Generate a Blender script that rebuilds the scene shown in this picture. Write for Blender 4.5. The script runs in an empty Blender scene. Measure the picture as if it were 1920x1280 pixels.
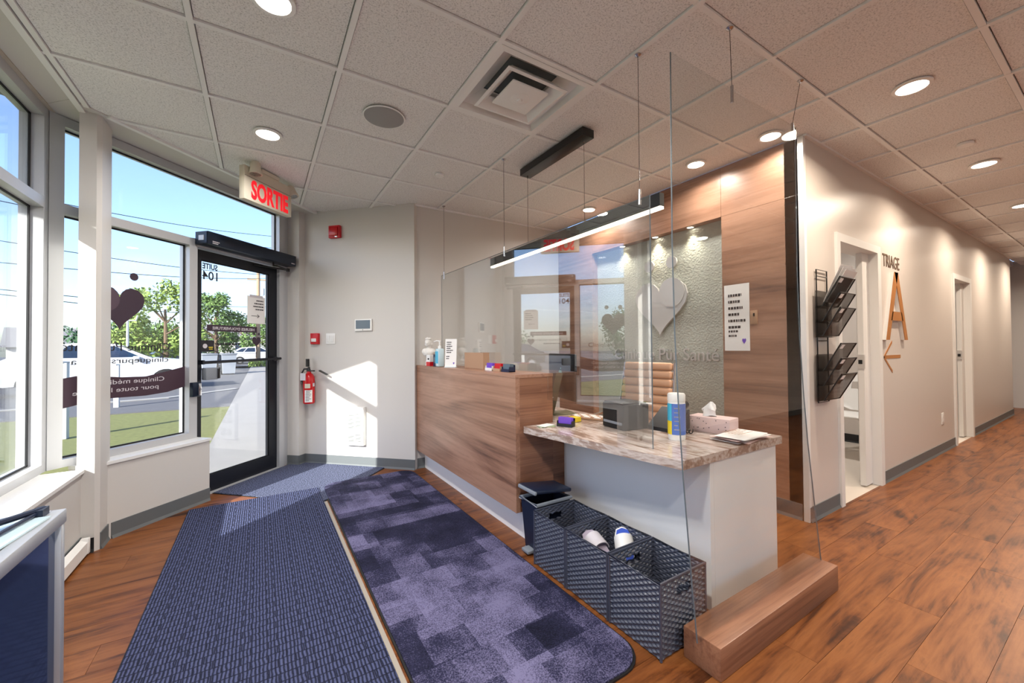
import bpy, bmesh, math, random
from mathutils import Vector, Matrix
random.seed(7)
C = bpy.context.scene.collection
sc = bpy.context.scene
R = math.radians
# ------------------------------------------------------------------ camera, sky, sun, exposure
CAMH = 1.205
YAW, PITCH, ROLL, FPX = .5612, .0147, -.008, 752.127
cam = bpy.data.cameras.new('camera'); camo = bpy.data.objects.new('camera', cam); C.objects.link(camo)
F = Vector((math.sin(YAW)*math.cos(PITCH), math.cos(YAW)*math.cos(PITCH), math.sin(PITCH)))
Rt = Vector((math.cos(YAW), -math.sin(YAW), 0)); Up = Rt.cross(F)
R2 = Rt*math.cos(ROLL)+Up*math.sin(ROLL); U2 = -Rt*math.sin(ROLL)+Up*math.cos(ROLL)
m3 = Matrix((R2, U2, -F)).transposed().to_4x4(); m3.translation = (0, 0, CAMH)
camo.matrix_world = m3
cam.sensor_fit = 'HORIZONTAL'; cam.sensor_width = 36; cam.lens = FPX/1920*36
cam.clip_start = .02; cam.clip_end = 500
sc.camera = camo
sc.view_settings.view_transform = 'Standard'; sc.view_settings.look = 'None'
sc.view_settings.gamma = 1; sc.view_settings.use_curve_mapping = False
sc.view_settings.exposure = 0.36
SUN_AZ, SUN_EL = R(39.9), R(28.8)           # heading of the sunlight on the ground plane, elevation
sd = Vector((math.cos(SUN_AZ)*math.cos(SUN_EL), math.sin(SUN_AZ)*math.cos(SUN_EL), -math.sin(SUN_EL)))
sl = bpy.data.lights.new('sun', 'SUN'); slo = bpy.data.objects.new('sun', sl); C.objects.link(slo)
sl.energy = 11.0; sl.color = (1, .95, .87); sl.angle = R(.6)
slo.rotation_euler = sd.to_track_quat('-Z', 'Y').to_euler()
w = bpy.data.worlds.new('sky'); sc.world = w; w.use_nodes = True
nt = w.node_tree; bg = nt.nodes['Background']
sky = nt.nodes.new('ShaderNodeTexSky'); sky.sky_type = 'NISHITA'; sky.sun_disc = False
sky.sun_elevation = SUN_EL; sky.sun_rotation = math.atan2(-sd.x, -sd.y); sky.air_density = 1.0; sky.dust_density = 1.6; sky.ozone_density = 2.2
tn = nt.nodes.new('ShaderNodeMixRGB'); tn.blend_type = 'MULTIPLY'; tn.inputs[0].default_value = 1; tn.inputs[2].default_value = (1.0, 1.0, 1.13, 1)
nt.links.new(sky.outputs[0], tn.inputs[1]); nt.links.new(tn.outputs[0], bg.inputs[0]); bg.inputs[1].default_value = 0.31
LAMP_W = 15.0                               # downlight power
sc.cycles.use_denoising = True; sc.cycles.use_adaptive_sampling = True; sc.cycles.adaptive_threshold = .03
sc.cycles.transparent_max_bounces = 20
sc.cycles.max_bounces = 7; sc.cycles.diffuse_bounces = 4; sc.cycles.glossy_bounces = 4
sc.cycles.sample_clamp_indirect = 6.0
# ------------------------------------------------------------------ materials
def lin(c):
    return tuple(((v/255)/12.92 if v/255 <= .04045 else ((v/255+.055)/1.055)**2.4) for v in c)+(1,)
MT = {}
def mat(name, col, rough=.5, metal=0, spec=.5, noise=None, bump=None, emit=None, es=1, alpha=None, sheen=0):
    m = bpy.data.materials.new(name); m.use_nodes = True; t = m.node_tree; b = t.nodes['Principled BSDF']
    c = lin(col); b.inputs['Base Color'].default_value = c
    b.inputs['Roughness'].default_value = rough; b.inputs['Metallic'].default_value = metal
    b.inputs['Specular IOR Level'].default_value = spec
    if sheen: b.inputs['Sheen Weight'].default_value = sheen
    tc = t.nodes.new('ShaderNodeTexCoord')
    if noise:
        n = t.nodes.new('ShaderNodeTexNoise'); n.inputs['Scale'].default_value = noise[0]; n.inputs['Detail'].default_value = 5
        t.links.new(tc.outputs['Object'], n.inputs['Vector'])
        mx = t.nodes.new('ShaderNodeMixRGB'); k = noise[1]
        mx.inputs[1].default_value = tuple(max(0, v*(1-k)) for v in c[:3])+(1,); mx.inputs[2].default_value = tuple(min(1, v*(1+k)) for v in c[:3])+(1,)
        t.links.new(n.outputs['Fac'], mx.inputs[0]); t.links.new(mx.outputs[0], b.inputs['Base Color'])
    if bump:
        n = t.nodes.new('ShaderNodeTexNoise'); n.inputs['Scale'].default_value = bump[0]; n.inputs['Detail'].default_value = 3
        t.links.new(tc.outputs['Object'], n.inputs['Vector'])
        bp = t.nodes.new('ShaderNodeBump'); bp.inputs['Strength'].default_value = bump[1]; bp.inputs['Distance'].default_value = .004
        t.links.new(n.outputs['Fac'], bp.inputs['Height']); t.links.new(bp.outputs[0], b.inputs['Normal'])
    if emit:
        b.inputs['Emission Color'].default_value = lin(emit); b.inputs['Emission Strength'].default_value = es
    MT[name] = m; return m
def ramp(t, stops):
    r = t.nodes.new('ShaderNodeValToRGB'); e = r.color_ramp.elements
    while len(e) < len(stops): e.new(.5)
    for x, (p, c) in zip(e, stops): x.position = p; x.color = lin(c)
    return r
def wood(name, stops, stretch=(.6, 6, 6), rough=.38, per_object=False, bumpk=.08, distort=1.2, spec=.5):
    m = bpy.data.materials.new(name); m.use_nodes = True; t = m.node_tree; b = t.nodes['Principled BSDF']
    tc = t.nodes.new('ShaderNodeTexCoord'); mp = t.nodes.new('ShaderNodeMapping'); mp.inputs['Scale'].default_value = stretch
    t.links.new(tc.outputs['Object'], mp.inputs['Vector'])
    n = t.nodes.new('ShaderNodeTexNoise'); n.noise_dimensions = '4D'; n.inputs['Scale'].default_value = 1.0; n.inputs['Detail'].default_value = 7; n.inputs['Roughness'].default_value = .62; n.inputs['Distortion'].default_value = distort
    t.links.new(mp.outputs[0], n.inputs['Vector'])
    n2 = t.nodes.new('ShaderNodeTexNoise'); n2.noise_dimensions = '4D'; n2.inputs['Scale'].default_value = 9; n2.inputs['Detail'].default_value = 4; n2.inputs['Distortion'].default_value = .3
    mp2 = t.nodes.new('ShaderNodeMapping'); mp2.inputs['Scale'].default_value = tuple(v*(.35 if v == min(stretch) else 2.2) for v in stretch)
    t.links.new(tc.outputs['Object'], mp2.inputs['Vector']); t.links.new(mp2.outputs[0], n2.inputs['Vector'])
    ad = t.nodes.new('ShaderNodeMath'); ad.operation = 'MULTIPLY_ADD'; ad.inputs[1].default_value = .35; ad.inputs[2].default_value = -.175
    t.links.new(n2.outputs['Fac'], ad.inputs[0])
    a2 = t.nodes.new('ShaderNodeMath'); t.links.new(n.outputs['Fac'], a2.inputs[0]); t.links.new(ad.outputs[0], a2.inputs[1])
    r = ramp(t, stops); t.links.new(a2.outputs[0], r.inputs[0])
    out = r.outputs[0]
    if per_object:
        oi = t.nodes.new('ShaderNodeObjectInfo')
        mu = t.nodes.new('ShaderNodeMath'); mu.operation = 'MULTIPLY'; mu.inputs[1].default_value = 40
        t.links.new(oi.outputs['Random'], mu.inputs[0]); t.links.new(mu.outputs[0], n.inputs['W']); t.links.new(mu.outputs[0], n2.inputs['W'])
        hv = t.nodes.new('ShaderNodeHueSaturation'); mr = t.nodes.new('ShaderNodeMapRange'); mr.inputs[3].default_value = .9; mr.inputs[4].default_value = 1.08
        t.links.new(oi.outputs['Random'], mr.inputs[0]); t.links.new(mr.outputs[0], hv.inputs['Value']); t.links.new(out, hv.inputs['Color']); out = hv.outputs[0]
    t.links.new(out, b.inputs['Base Color']); b.inputs['Roughness'].default_value = rough; b.inputs['Specular IOR Level'].default_value = spec
    bp = t.nodes.new('ShaderNodeBump'); bp.inputs['Strength'].default_value = bumpk; bp.inputs['Distance'].default_value = .002
    t.links.new(a2.outputs[0], bp.inputs['Height']); t.links.new(bp.outputs[0], b.inputs['Normal'])
    MT[name] = m; return m
def glass(name, f0=.05, tint=(1, 1, 1), gain=1.0, rough=0.0):
    m = bpy.data.materials.new(name); m.use_nodes = True; t = m.node_tree
    t.nodes.remove(t.nodes['Principled BSDF']); o = t.nodes['Material Output']
    lw = t.nodes.new('ShaderNodeLayerWeight'); lw.inputs[0].default_value = .5
    p = t.nodes.new('ShaderNodeMath'); p.operation = 'POWER'; p.inputs[1].default_value = 5; t.links.new(lw.outputs['Facing'], p.inputs[0])
    q = t.nodes.new('ShaderNodeMath'); q.operation = 'MULTIPLY_ADD'; q.inputs[1].default_value = (1-f0)*gain; q.inputs[2].default_value = f0; q.use_clamp = True
    t.links.new(p.outputs[0], q.inputs[0])
    tr = t.nodes.new('ShaderNodeBsdfTransparent'); tr.inputs[0].default_value = tint+(1,)
    g = t.nodes.new('ShaderNodeBsdfGlossy'); g.inputs['Roughness'].default_value = rough
    mx = t.nodes.new('ShaderNodeMixShader'); t.links.new(q.outputs[0], mx.inputs[0]); t.links.new(tr.outputs[0], mx.inputs[1]); t.links.new(g.outputs[0], mx.inputs[2])
    t.links.new(mx.outputs[0], o.inputs['Surface']); MT[name] = m; return m
mat('paint', (203, 199, 194), .55, bump=(60, .03))
mat('paint_satin', (205, 197, 190), .36, spec=.6, bump=(45, .03))
mat('trim_white', (226, 225, 222), .4)
mat('grid_white', (232, 231, 229), .45)
mat('base_grey', (96, 100, 102), .5)
mat('alu', (190, 191, 194), .38, .25)
mat('alu_dark', (30, 32, 40), .35, .4)
mat('gasket', (12, 13, 18), .6)
mat('operator_blue', (22, 34, 52), .35, .3)
mat('steel', (190, 192, 196), .22, 1)
mat('chrome', (225, 225, 228), .08, 1)
mat('black', (14, 14, 16), .35)
mat('black_matte', (20, 20, 22), .6)
mat('white_plastic', (232, 231, 228), .35)
mat('cream_plastic', (205, 196, 178), .45)
mat('border', (158, 150, 138), .8)
mat('red', (196, 22, 34), .35)
mat('red_paint', (188, 18, 26), .25)
mat('sign_red', (225, 25, 38), .5, emit=(225, 25, 38), es=.5)
mat('paper', (236, 234, 232), .8)
mat('ink', (40, 38, 42), .8)
mat('decal', (58, 42, 56), .6)
mat('decal_light', (84, 66, 78), .6)
mat('decal_wave', (62, 40, 54), .6)
mat('letter_white', (205, 200, 205), .6)
mat('brushed', (206, 203, 200), .28, .45)
mat('copper', (176, 118, 66), .42, .1)
mat('white_desk', (238, 238, 237), .4)
mat('tan_leather', (200, 156, 124), .45, bump=(90, .05))
mat('navy_plastic', (22, 32, 54), .4)
mat('wicker', (66, 70, 84), .3, spec=.8)
mat('wire', (60, 58, 56), .3, .9)
mat('lens', (255, 250, 240), .5, emit=(255, 243, 226), es=14)
mat('lens_small', (255, 250, 240), .5, emit=(255, 240, 215), es=10)
mat('strip', (255, 250, 240), .5, emit=(255, 236, 205), es=7)
mat('screen_grey', (92, 108, 122), .2)
mat('speaker', (150, 148, 146), .6)
mat('purple', (110, 70, 190), .5)
mat('yellow', (226, 202, 40), .6)
mat('green_card', (120, 150, 60), .6)
mat('blue_label', (86, 116, 190), .4)
mat('cyan_label', (70, 180, 215), .4)
mat('pink_box', (214, 186, 184), .6)
mat('tissue', (240, 238, 238), .8)
mat('cardboard', (176, 140, 112), .8)
mat('gel', (200, 222, 230), .1, spec=.6)
mat('navy_label', (28, 36, 66), .5)
mat('plaster', (226, 222, 216), .6)
mat('grey_sole', (170, 160, 176), .6)
mat('blue_sole', (50, 84, 190), .5)
mat('olive_metal', (118, 116, 92), .35, .6)
mat('teal', (120, 190, 186), .4)
mat('concrete', (132, 129, 125), .85, noise=(3, .08), bump=(40, .2))
mat('asphalt', (80, 80, 83), .9, noise=(2, .12))
mat('grass', (98, 101, 52), .95, noise=(14, .5), bump=(60, .8))
mat('curb', (138, 136, 132), .9)
mat('bark', (96, 78, 62), .9)
mat('pole_wood', (150, 128, 104), .9)
mat('pole_grey', (176, 178, 180), .5, .4)
mat('leaf_green', (80, 108, 48), .7, noise=(1.4, .35))
mat('leaf_light', (112, 134, 60), .7, noise=(1.4, .3))
mat('leaf_dark', (62, 96, 62), .8, noise=(1.2, .35))
mat('car_white', (184, 187, 193), .2, spec=.6)
mat('car_dark', (40, 46, 60), .2, spec=.6)
mat('car_blue', (40, 80, 170), .2, spec=.6)
mat('car_glass', (40, 56, 80), .08, spec=.8)
mat('tyre', (26, 26, 28), .8)
mat('house_wall', (200, 196, 190), .8); mat('house_roof', (112, 110, 112), .8)
mat('brick', (186, 176, 160), .85, noise=(6, .1))
mat('light_floor', (206, 196, 184), .35, noise=(2, .1))
mat('bin_grey', (130, 136, 144), .6)
mat('soffit_dark', (96, 104, 108), .7)
wood('floor_wood', [(.27, (44, 22, 11)), (.36, (80, 43, 21)), (.46, (116, 67, 33)), (.62, (138, 85, 45)), (.8, (92, 51, 25))], (.8, 4.0, 4.0), .36, True, .1, 3.6, .3)
wood('walnut', [(.28, (92, 62, 48)), (.42, (142, 102, 80)), (.6, (172, 130, 106)), (.78, (122, 86, 68))], (3.2, .42, 3.2), .36, False, .05, 1.8)
wood('walnut_x', [(.28, (84, 54, 40)), (.45, (128, 86, 64)), (.6, (152, 108, 82)), (.78, (108, 72, 54))], (.5, 5, 5), .34, False, .05, 1.6)
wood('stone_top', [(.25, (104, 84, 74)), (.42, (156, 132, 118)), (.52, (206, 194, 186)), (.58, (164, 142, 130)), (.78, (122, 100, 90))], (3.0, 1.4, 3), .18, False, .0, 3.0, .6)
glass('window_glass', .035, (.96, .985, .99))
glass('acrylic', .22, (.97, .985, .985), 1.0)
glass('acrylic_tall', .09, (.97, .985, .985), 1.0)
glass('door_glass', .035, (.97, .985, .985))
def hammered():
    m = mat('hammered_glass', (176, 178, 168), .16, spec=.9); t = m.node_tree; b = t.nodes['Principled BSDF']
    tc = t.nodes.new('ShaderNodeTexCoord'); n = t.nodes.new('ShaderNodeTexVoronoi'); n.feature = 'SMOOTH_F1'; n.inputs['Scale'].default_value = 70
    n2 = t.nodes.new('ShaderNodeTexNoise'); n2.inputs['Scale'].default_value = 55; n2.inputs['Detail'].default_value = 2
    t.links.new(tc.outputs['Object'], n.inputs['Vector']); t.links.new(tc.outputs['Object'], n2.inputs['Vector'])
    a = t.nodes.new('ShaderNodeMath'); t.links.new(n.outputs['Distance'], a.inputs[0]); t.links.new(n2.outputs['Fac'], a.inputs[1])
    bp = t.nodes.new('ShaderNodeBump'); bp.inputs['Strength'].default_value = .55; bp.inputs['Distance'].default_value = .006
    t.links.new(a.outputs[0], bp.inputs['Height']); t.links.new(bp.outputs[0], b.inputs['Normal'])
hammered()
def ceil_mat():
    m = mat('ceiling_tile', (226, 224, 222), .9); t = m.node_tree; b = t.nodes['Principled BSDF']
    tc = t.nodes.new('ShaderNodeTexCoord'); n = t.nodes.new('ShaderNodeTexNoise'); n.inputs['Scale'].default_value = 130; n.inputs['Detail'].default_value = 4; n.inputs['Roughness'].default_value = .8
    t.links.new(tc.outputs['Object'], n.inputs['Vector'])
    r = ramp(t, [(.36, (180, 178, 176)), (.47, (226, 224, 222)), (.6, (236, 234, 232))]); t.links.new(n.outputs['Fac'], r.inputs[0]); t.links.new(r.outputs[0], b.inputs['Base Color'])
    bp = t.nodes.new('ShaderNodeBump'); bp.inputs['Strength'].default_value = .3; bp.inputs['Distance'].default_value = .002; t.links.new(n.outputs['Fac'], bp.inputs['Height']); t.links.new(bp.outputs[0], b.inputs['Normal'])
ceil_mat()
def weave_mat(name, dark, light, sx, sy):
    # alternating bundles of ribs, as in a basket-weave entrance mat
    m = bpy.data.materials.new(name); m.use_nodes = True; t = m.node_tree; b = t.nodes['Principled BSDF']; b.inputs['Roughness'].default_value = .9; b.inputs['Specular IOR Level'].default_value = .25
    tc = t.nodes.new('ShaderNodeTexCoord'); br = t.nodes.new('ShaderNodeTexBrick'); br.inputs['Scale'].default_value = 1; br.inputs['Brick Width'].default_value = sx; br.inputs['Row Height'].default_value = sy
    br.inputs['Mortar Size'].default_value = .005; br.inputs['Mortar Smooth'].default_value = 1.0; br.offset = .5; br.inputs['Color1'].default_value = (1, 1, 1, 1); br.inputs['Color2'].default_value = (.75, .75, .75, 1); br.inputs['Mortar'].default_value = (0, 0, 0, 1)
    t.links.new(tc.outputs['Object'], br.inputs['Vector'])
    wv = t.nodes.new('ShaderNodeTexWave'); wv.inputs['Scale'].default_value = 24; wv.inputs['Distortion'].default_value = 2.5; wv.inputs['Detail'].default_value = 2; t.links.new(tc.outputs['Object'], wv.inputs['Vector'])
    n = t.nodes.new('ShaderNodeTexNoise'); n.inputs['Scale'].default_value = 260; n.inputs['Detail'].default_value = 2; t.links.new(tc.outputs['Object'], n.inputs['Vector'])
    mu = t.nodes.new('ShaderNodeMath'); mu.operation = 'MULTIPLY'; t.links.new(br.outputs['Color'], mu.inputs[0]); t.links.new(wv.outputs['Fac'], mu.inputs[1])
    mu2 = t.nodes.new('ShaderNodeMath'); mu2.operation = 'MULTIPLY_ADD'; mu2.inputs[1].default_value = .5; t.links.new(n.outputs['Fac'], mu2.inputs[0]); t.links.new(mu.outputs[0], mu2.inputs[2])
    r = ramp(t, [(.22, dark), (1.0, light)]); t.links.new(mu2.outputs[0], r.inputs[0]); t.links.new(r.outputs[0], b.inputs['Base Color'])
    bp = t.nodes.new('ShaderNodeBump'); bp.inputs['Strength'].default_value = .9; bp.inputs['Distance'].default_value = .006; t.links.new(mu2.outputs[0], bp.inputs['Height']); t.links.new(bp.outputs[0], b.inputs['Normal'])
    MT[name] = m
weave_mat('mat_weave', (18, 21, 40), (84, 91, 128), .06, .042)
def speckle_mat(name, stops, scale):
    m = bpy.data.materials.new(name); m.use_nodes = True; t = m.node_tree; b = t.nodes['Principled BSDF']; b.inputs['Roughness'].default_value = .95; b.inputs['Specular IOR Level'].default_value = .2
    tc = t.nodes.new('ShaderNodeTexCoord'); n = t.nodes.new('ShaderNodeTexNoise'); n.inputs['Scale'].default_value = scale; n.inputs['Detail'].default_value = 3; t.links.new(tc.outputs['Object'], n.inputs['Vector'])
    r = ramp(t, stops); t.links.new(n.outputs['Fac'], r.inputs[0]); t.links.new(r.outputs[0], b.inputs['Base Color'])
    bp = t.nodes.new('ShaderNodeBump'); bp.inputs['Strength'].default_value = .8; bp.inputs['Distance'].default_value = .005; t.links.new(n.outputs['Fac'], bp.inputs['Height']); t.links.new(bp.outputs[0], b.inputs['Normal'])
    MT[name] = m
speckle_mat('mat_door', [(.38, (22, 26, 44)), (.64, (112, 118, 146))], 120)
def patch_mat():
    m = bpy.data.materials.new('mat_patch'); m.use_nodes = True; t = m.node_tree; b = t.nodes['Principled BSDF']; b.inputs['Roughness'].default_value = .95; b.inputs['Specular IOR Level'].default_value = .2
    tc = t.nodes.new('ShaderNodeTexCoord')
    fac = []
    for k, (bw, rh, off) in enumerate(((.30, .16, (0, 0, 0)), (.17, .21, (.07, .11, 0)))):
        mp = t.nodes.new('ShaderNodeMapping'); mp.inputs['Location'].default_value = off; t.links.new(tc.outputs['Object'], mp.inputs['Vector'])
        br = t.nodes.new('ShaderNodeTexBrick'); br.inputs['Scale'].default_value = 1; br.inputs['Brick Width'].default_value = bw; br.inputs['Row Height'].default_value = rh; br.inputs['Mortar Size'].default_value = 0; br.offset = .37
        br.inputs['Color1'].default_value = (0, 0, 0, 1); br.inputs['Color2'].default_value = (1, 1, 1, 1); br.inputs['Bias'].default_value = 0
        t.links.new(mp.outputs[0], br.inputs['Vector']); fac.append(br)
    ad = t.nodes.new('ShaderNodeMath'); t.links.new(fac[0].outputs['Color'], ad.inputs[0]); t.links.new(fac[1].outputs['Color'], ad.inputs[1])
    n = t.nodes.new('ShaderNodeTexNoise'); n.inputs['Scale'].default_value = 190; n.inputs['Detail'].default_value = 3; t.links.new(tc.outputs['Object'], n.inputs['Vector'])
    n2 = t.nodes.new('ShaderNodeTexNoise'); n2.inputs['Scale'].default_value = 5; n2.inputs['Detail'].default_value = 3; t.links.new(tc.outputs['Object'], n2.inputs['Vector'])
    mu = t.nodes.new('ShaderNodeMath'); mu.operation = 'MULTIPLY_ADD'; mu.inputs[1].default_value = 3.4; mu.inputs[2].default_value = -1.7; t.links.new(n.outputs['Fac'], mu.inputs[0])
    a2 = t.nodes.new('ShaderNodeMath'); t.links.new(ad.outputs[0], a2.inputs[0]); t.links.new(mu.outputs[0], a2.inputs[1])
    a3 = t.nodes.new('ShaderNodeMath'); a3.operation = 'MULTIPLY_ADD'; a3.inputs[1].default_value = .4; t.links.new(a2.outputs[0], a3.inputs[0]); t.links.new(n2.outputs['Fac'], a3.inputs[2])
    a4 = t.nodes.new('ShaderNodeMath'); a4.operation = 'SUBTRACT'; a4.inputs[1].default_value = .32; t.links.new(a3.outputs[0], a4.inputs[0])
    r = ramp(t, [(.0, (16, 17, 34)), (.5, (42, 42, 68)), (1.0, (116, 112, 146))]); t.links.new(a4.outputs[0], r.inputs[0]); t.links.new(r.outputs[0], b.inputs['Base Color'])
    bp = t.nodes.new('ShaderNodeBump'); bp.inputs['Strength'].default_value = .6; bp.inputs['Distance'].default_value = .005; t.links.new(n.outputs['Fac'], bp.inputs['Height']); t.links.new(bp.outputs[0], b.inputs['Normal'])
    MT['mat_patch'] = m
patch_mat()
def mesh_mat():
    m = bpy.data.materials.new('wire_mesh'); m.use_nodes = True; t = m.node_tree; b = t.nodes['Principled BSDF']; b.inputs['Base Color'].default_value = lin((24, 20, 20)); b.inputs['Roughness'].default_value = .4; b.inputs['Metallic'].default_value = .3
    o = t.nodes['Material Output']; tc = t.nodes.new('ShaderNodeTexCoord'); ck = t.nodes.new('ShaderNodeTexChecker'); ck.inputs['Scale'].default_value = 420
    t.links.new(tc.outputs['Object'], ck.inputs['Vector']); tr = t.nodes.new('ShaderNodeBsdfTransparent'); mx = t.nodes.new('ShaderNodeMixShader')
    t.links.new(ck.outputs['Fac'], mx.inputs[0]); t.links.new(tr.outputs[0], mx.inputs[1]); t.links.new(b.outputs[0], mx.inputs[2]); t.links.new(mx.outputs[0], o.inputs['Surface']); MT['wire_mesh'] = m
mesh_mat()
# ------------------------------------------------------------------ mesh helpers
FR = {}                                     # object name -> frame matrix (things have one, parts inherit it)
class MB:
    def __init__(s): s.v = []; s.f = []; s.sm = False
    def add(s, vs, fs, M=None):
        k = len(s.v); s.v += [tuple(M @ Vector(p)) if M else tuple(p) for p in vs]; s.f += [tuple(i+k for i in f) for f in fs]; return s
    def box(s, a, b, M=None):
        x0, y0, z0 = (min(a[i], b[i]) for i in range(3)); x1, y1, z1 = (max(a[i], b[i]) for i in range(3))
        return s.add([(x0,y0,z0),(x1,y0,z0),(x1,y1,z0),(x0,y1,z0),(x0,y0,z1),(x1,y0,z1),(x1,y1,z1),(x0,y1,z1)], [(3,2,1,0),(4,5,6,7),(0,1,5,4),(1,2,6,5),(2,3,7,6),(3,0,4,7)], M)
    def rbox(s, a, b, r=.005, seg=2, M=None):
        bm = bmesh.new(); bmesh.ops.create_cube(bm, size=1)
        for v in bm.verts: v.co = Vector([(a[i]+b[i])/2+v.co[i]*abs(b[i]-a[i]) for i in range(3)])
        bmesh.ops.bevel(bm, geom=bm.edges[:], offset=min(r, .49*min(abs(b[i]-a[i]) for i in range(3))), segments=seg, affect='EDGES', profile=.5)
        bm.verts.index_update(); s.add([v.co[:] for v in bm.verts], [[v.index for v in f.verts] for f in bm.faces], M); bm.free(); return s
    def prism(s, pts, z0, z1, M=None):
        n = len(pts); ar = sum(pts[i][0]*pts[(i+1) % n][1]-pts[(i+1) % n][0]*pts[i][1] for i in range(n))
        if ar < 0: pts = pts[::-1]
        return s.add([(p[0], p[1], z0) for p in pts]+[(p[0], p[1], z1) for p in pts], [tuple(range(n))[::-1], tuple(range(n, 2*n))]+[(i, (i+1) % n, n+(i+1) % n, n+i) for i in range(n)], M)
    def tube(s, path, r, n=8, M=None, cap=True, closed=False):
        P = [Vector(p) for p in path]; L = len(P); vs = []; fs = []
        rr = r if isinstance(r, (list, tuple)) else [r]*L
        up = Vector((0, 0, 1)); prev = None
        for i, p in enumerate(P):
            if closed: t = (P[(i+1) % L]-P[i-1]).normalized()
            else: t = ((P[min(i+1, L-1)]-P[max(i-1, 0)])).normalized()
            a = (prev - t*prev.dot(t)) if prev is not None else (up if abs(t.z) < .9 else Vector((1, 0, 0))).cross(t)
            a.normalize(); prev = a; b2 = t.cross(a)
            vs += [p+(a*math.cos(2*math.pi*k/n)+b2*math.sin(2*math.pi*k/n))*rr[i] for k in range(n)]
        for i in range(L if closed else L-1):
            j = (i+1) % L
            fs += [(i*n+k, i*n+(k+1) % n, j*n+(k+1) % n, j*n+k) for k in range(n)]
        if cap and not closed: fs += [tuple(range(n))[::-1], tuple((L-1)*n+k for k in range(n))]
        return s.add(vs, fs, M)
    def lathe(s, prof, n=24, c=(0, 0, 0), M=None, sx=1, sy=1):
        vs = []; fs = []; L = len(prof)
        for r, z in prof: vs += [(c[0]+sx*r*math.cos(2*math.pi*k/n), c[1]+sy*r*math.sin(2*math.pi*k/n), c[2]+z) for k in range(n)]
        for i in range(L-1): fs += [(i*n+k, i*n+(k+1) % n, (i+1)*n+(k+1) % n, (i+1)*n+k) for k in range(n)]
        fs += [tuple(range(n))[::-1], tuple((L-1)*n+k for k in range(n))]
        return s.add(vs, fs, M)
    def ball(s, c, r, M=None, sub=2):
        bm = bmesh.new(); bmesh.ops.create_icosphere(bm, subdivisions=sub, radius=1)
        rr = r if isinstance(r, (tuple, list)) else (r, r, r)
        bm.verts.index_update(); s.add([(c[0]+v.co.x*rr[0], c[1]+v.co.y*rr[1], c[2]+v.co.z*rr[2]) for v in bm.verts], [[v.index for v in f.verts] for f in bm.faces], M); bm.free(); return s
    def build(s, name, m, parent=None, smooth=False, world=True, kind=None):
        me = bpy.data.meshes.new(name); vs = s.v
        if parent is not None and world:
            iv = FR[parent.name].inverted(); vs = [tuple(iv @ Vector(p)) for p in vs]
        me.from_pydata(vs, [], s.f); me.materials.append(MT[m])
        if smooth:
            me.polygons.foreach_set('use_smooth', [True]*len(me.polygons))
            try: me.set_sharp_from_angle(angle=R(38))
            except Exception: pass
        o = bpy.data.objects.new(name, me); C.objects.link(o)
        if parent is not None: o.parent = parent; FR[o.name] = FR[parent.name]
        else: FR[o.name] = Matrix()
        if kind: o['kind'] = kind
        return o
def B(name, a, b, m, parent=None, r=0, world=True, kind=None, M=None):
    mb = MB()
    (mb.rbox(a, b, r, M=M) if r else mb.box(a, b, M))
    return mb.build(name, m, parent, world=world, kind=kind, smooth=bool(r))
def thing(name, label, cat, loc=(0, 0, 0), rz=0, group=None, kind=None):
    o = bpy.data.objects.new(name, None); C.objects.link(o); o.location = loc; o.rotation_euler = (0, 0, rz); o.empty_display_size = .05
    FR[o.name] = Matrix.Translation(loc) @ Matrix.Rotation(rz, 4, 'Z')
    if label: o['label'] = label
    if cat: o['category'] = cat
    if group: o['group'] = group
    if kind: o['kind'] = kind
    return o
def tag(o, label, cat, group=None):
    o['label'] = label; o['category'] = cat
    if group: o['group'] = group
    return o
def copytree(o, loc, rz=None, label=None, parent=None):
    c = o.copy(); C.objects.link(c)
    if parent is None:
        c.location = loc
        if rz is not None: c.rotation_euler = (0, 0, rz)
        if label: c['label'] = label
        FR[c.name] = Matrix.Translation(c.location) @ Matrix.Rotation(c.rotation_euler[2], 4, 'Z')
    else: c.parent = parent; FR[c.name] = FR[parent.name]
    for ch in list(o.children): copytree(ch, None, parent=c)
    return c
K0 = Vector((-.341, 4.036, 0)); Dv = Vector((1, 1, 0))/2**.5; Nv = Vector((-1, 1, 0))/2**.5
def W(s, d, z=0): return K0+Dv*s+Nv*d+Vector((0, 0, z))
KM = Matrix.Translation(K0) @ Matrix.Rotation(R(45), 4, 'Z')       # (s, d, z) of the entrance front -> world
def KB(name, a, b, m, parent=None, r=0, kind=None): return B(name, a, b, m, parent, r, True, kind, KM)
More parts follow.
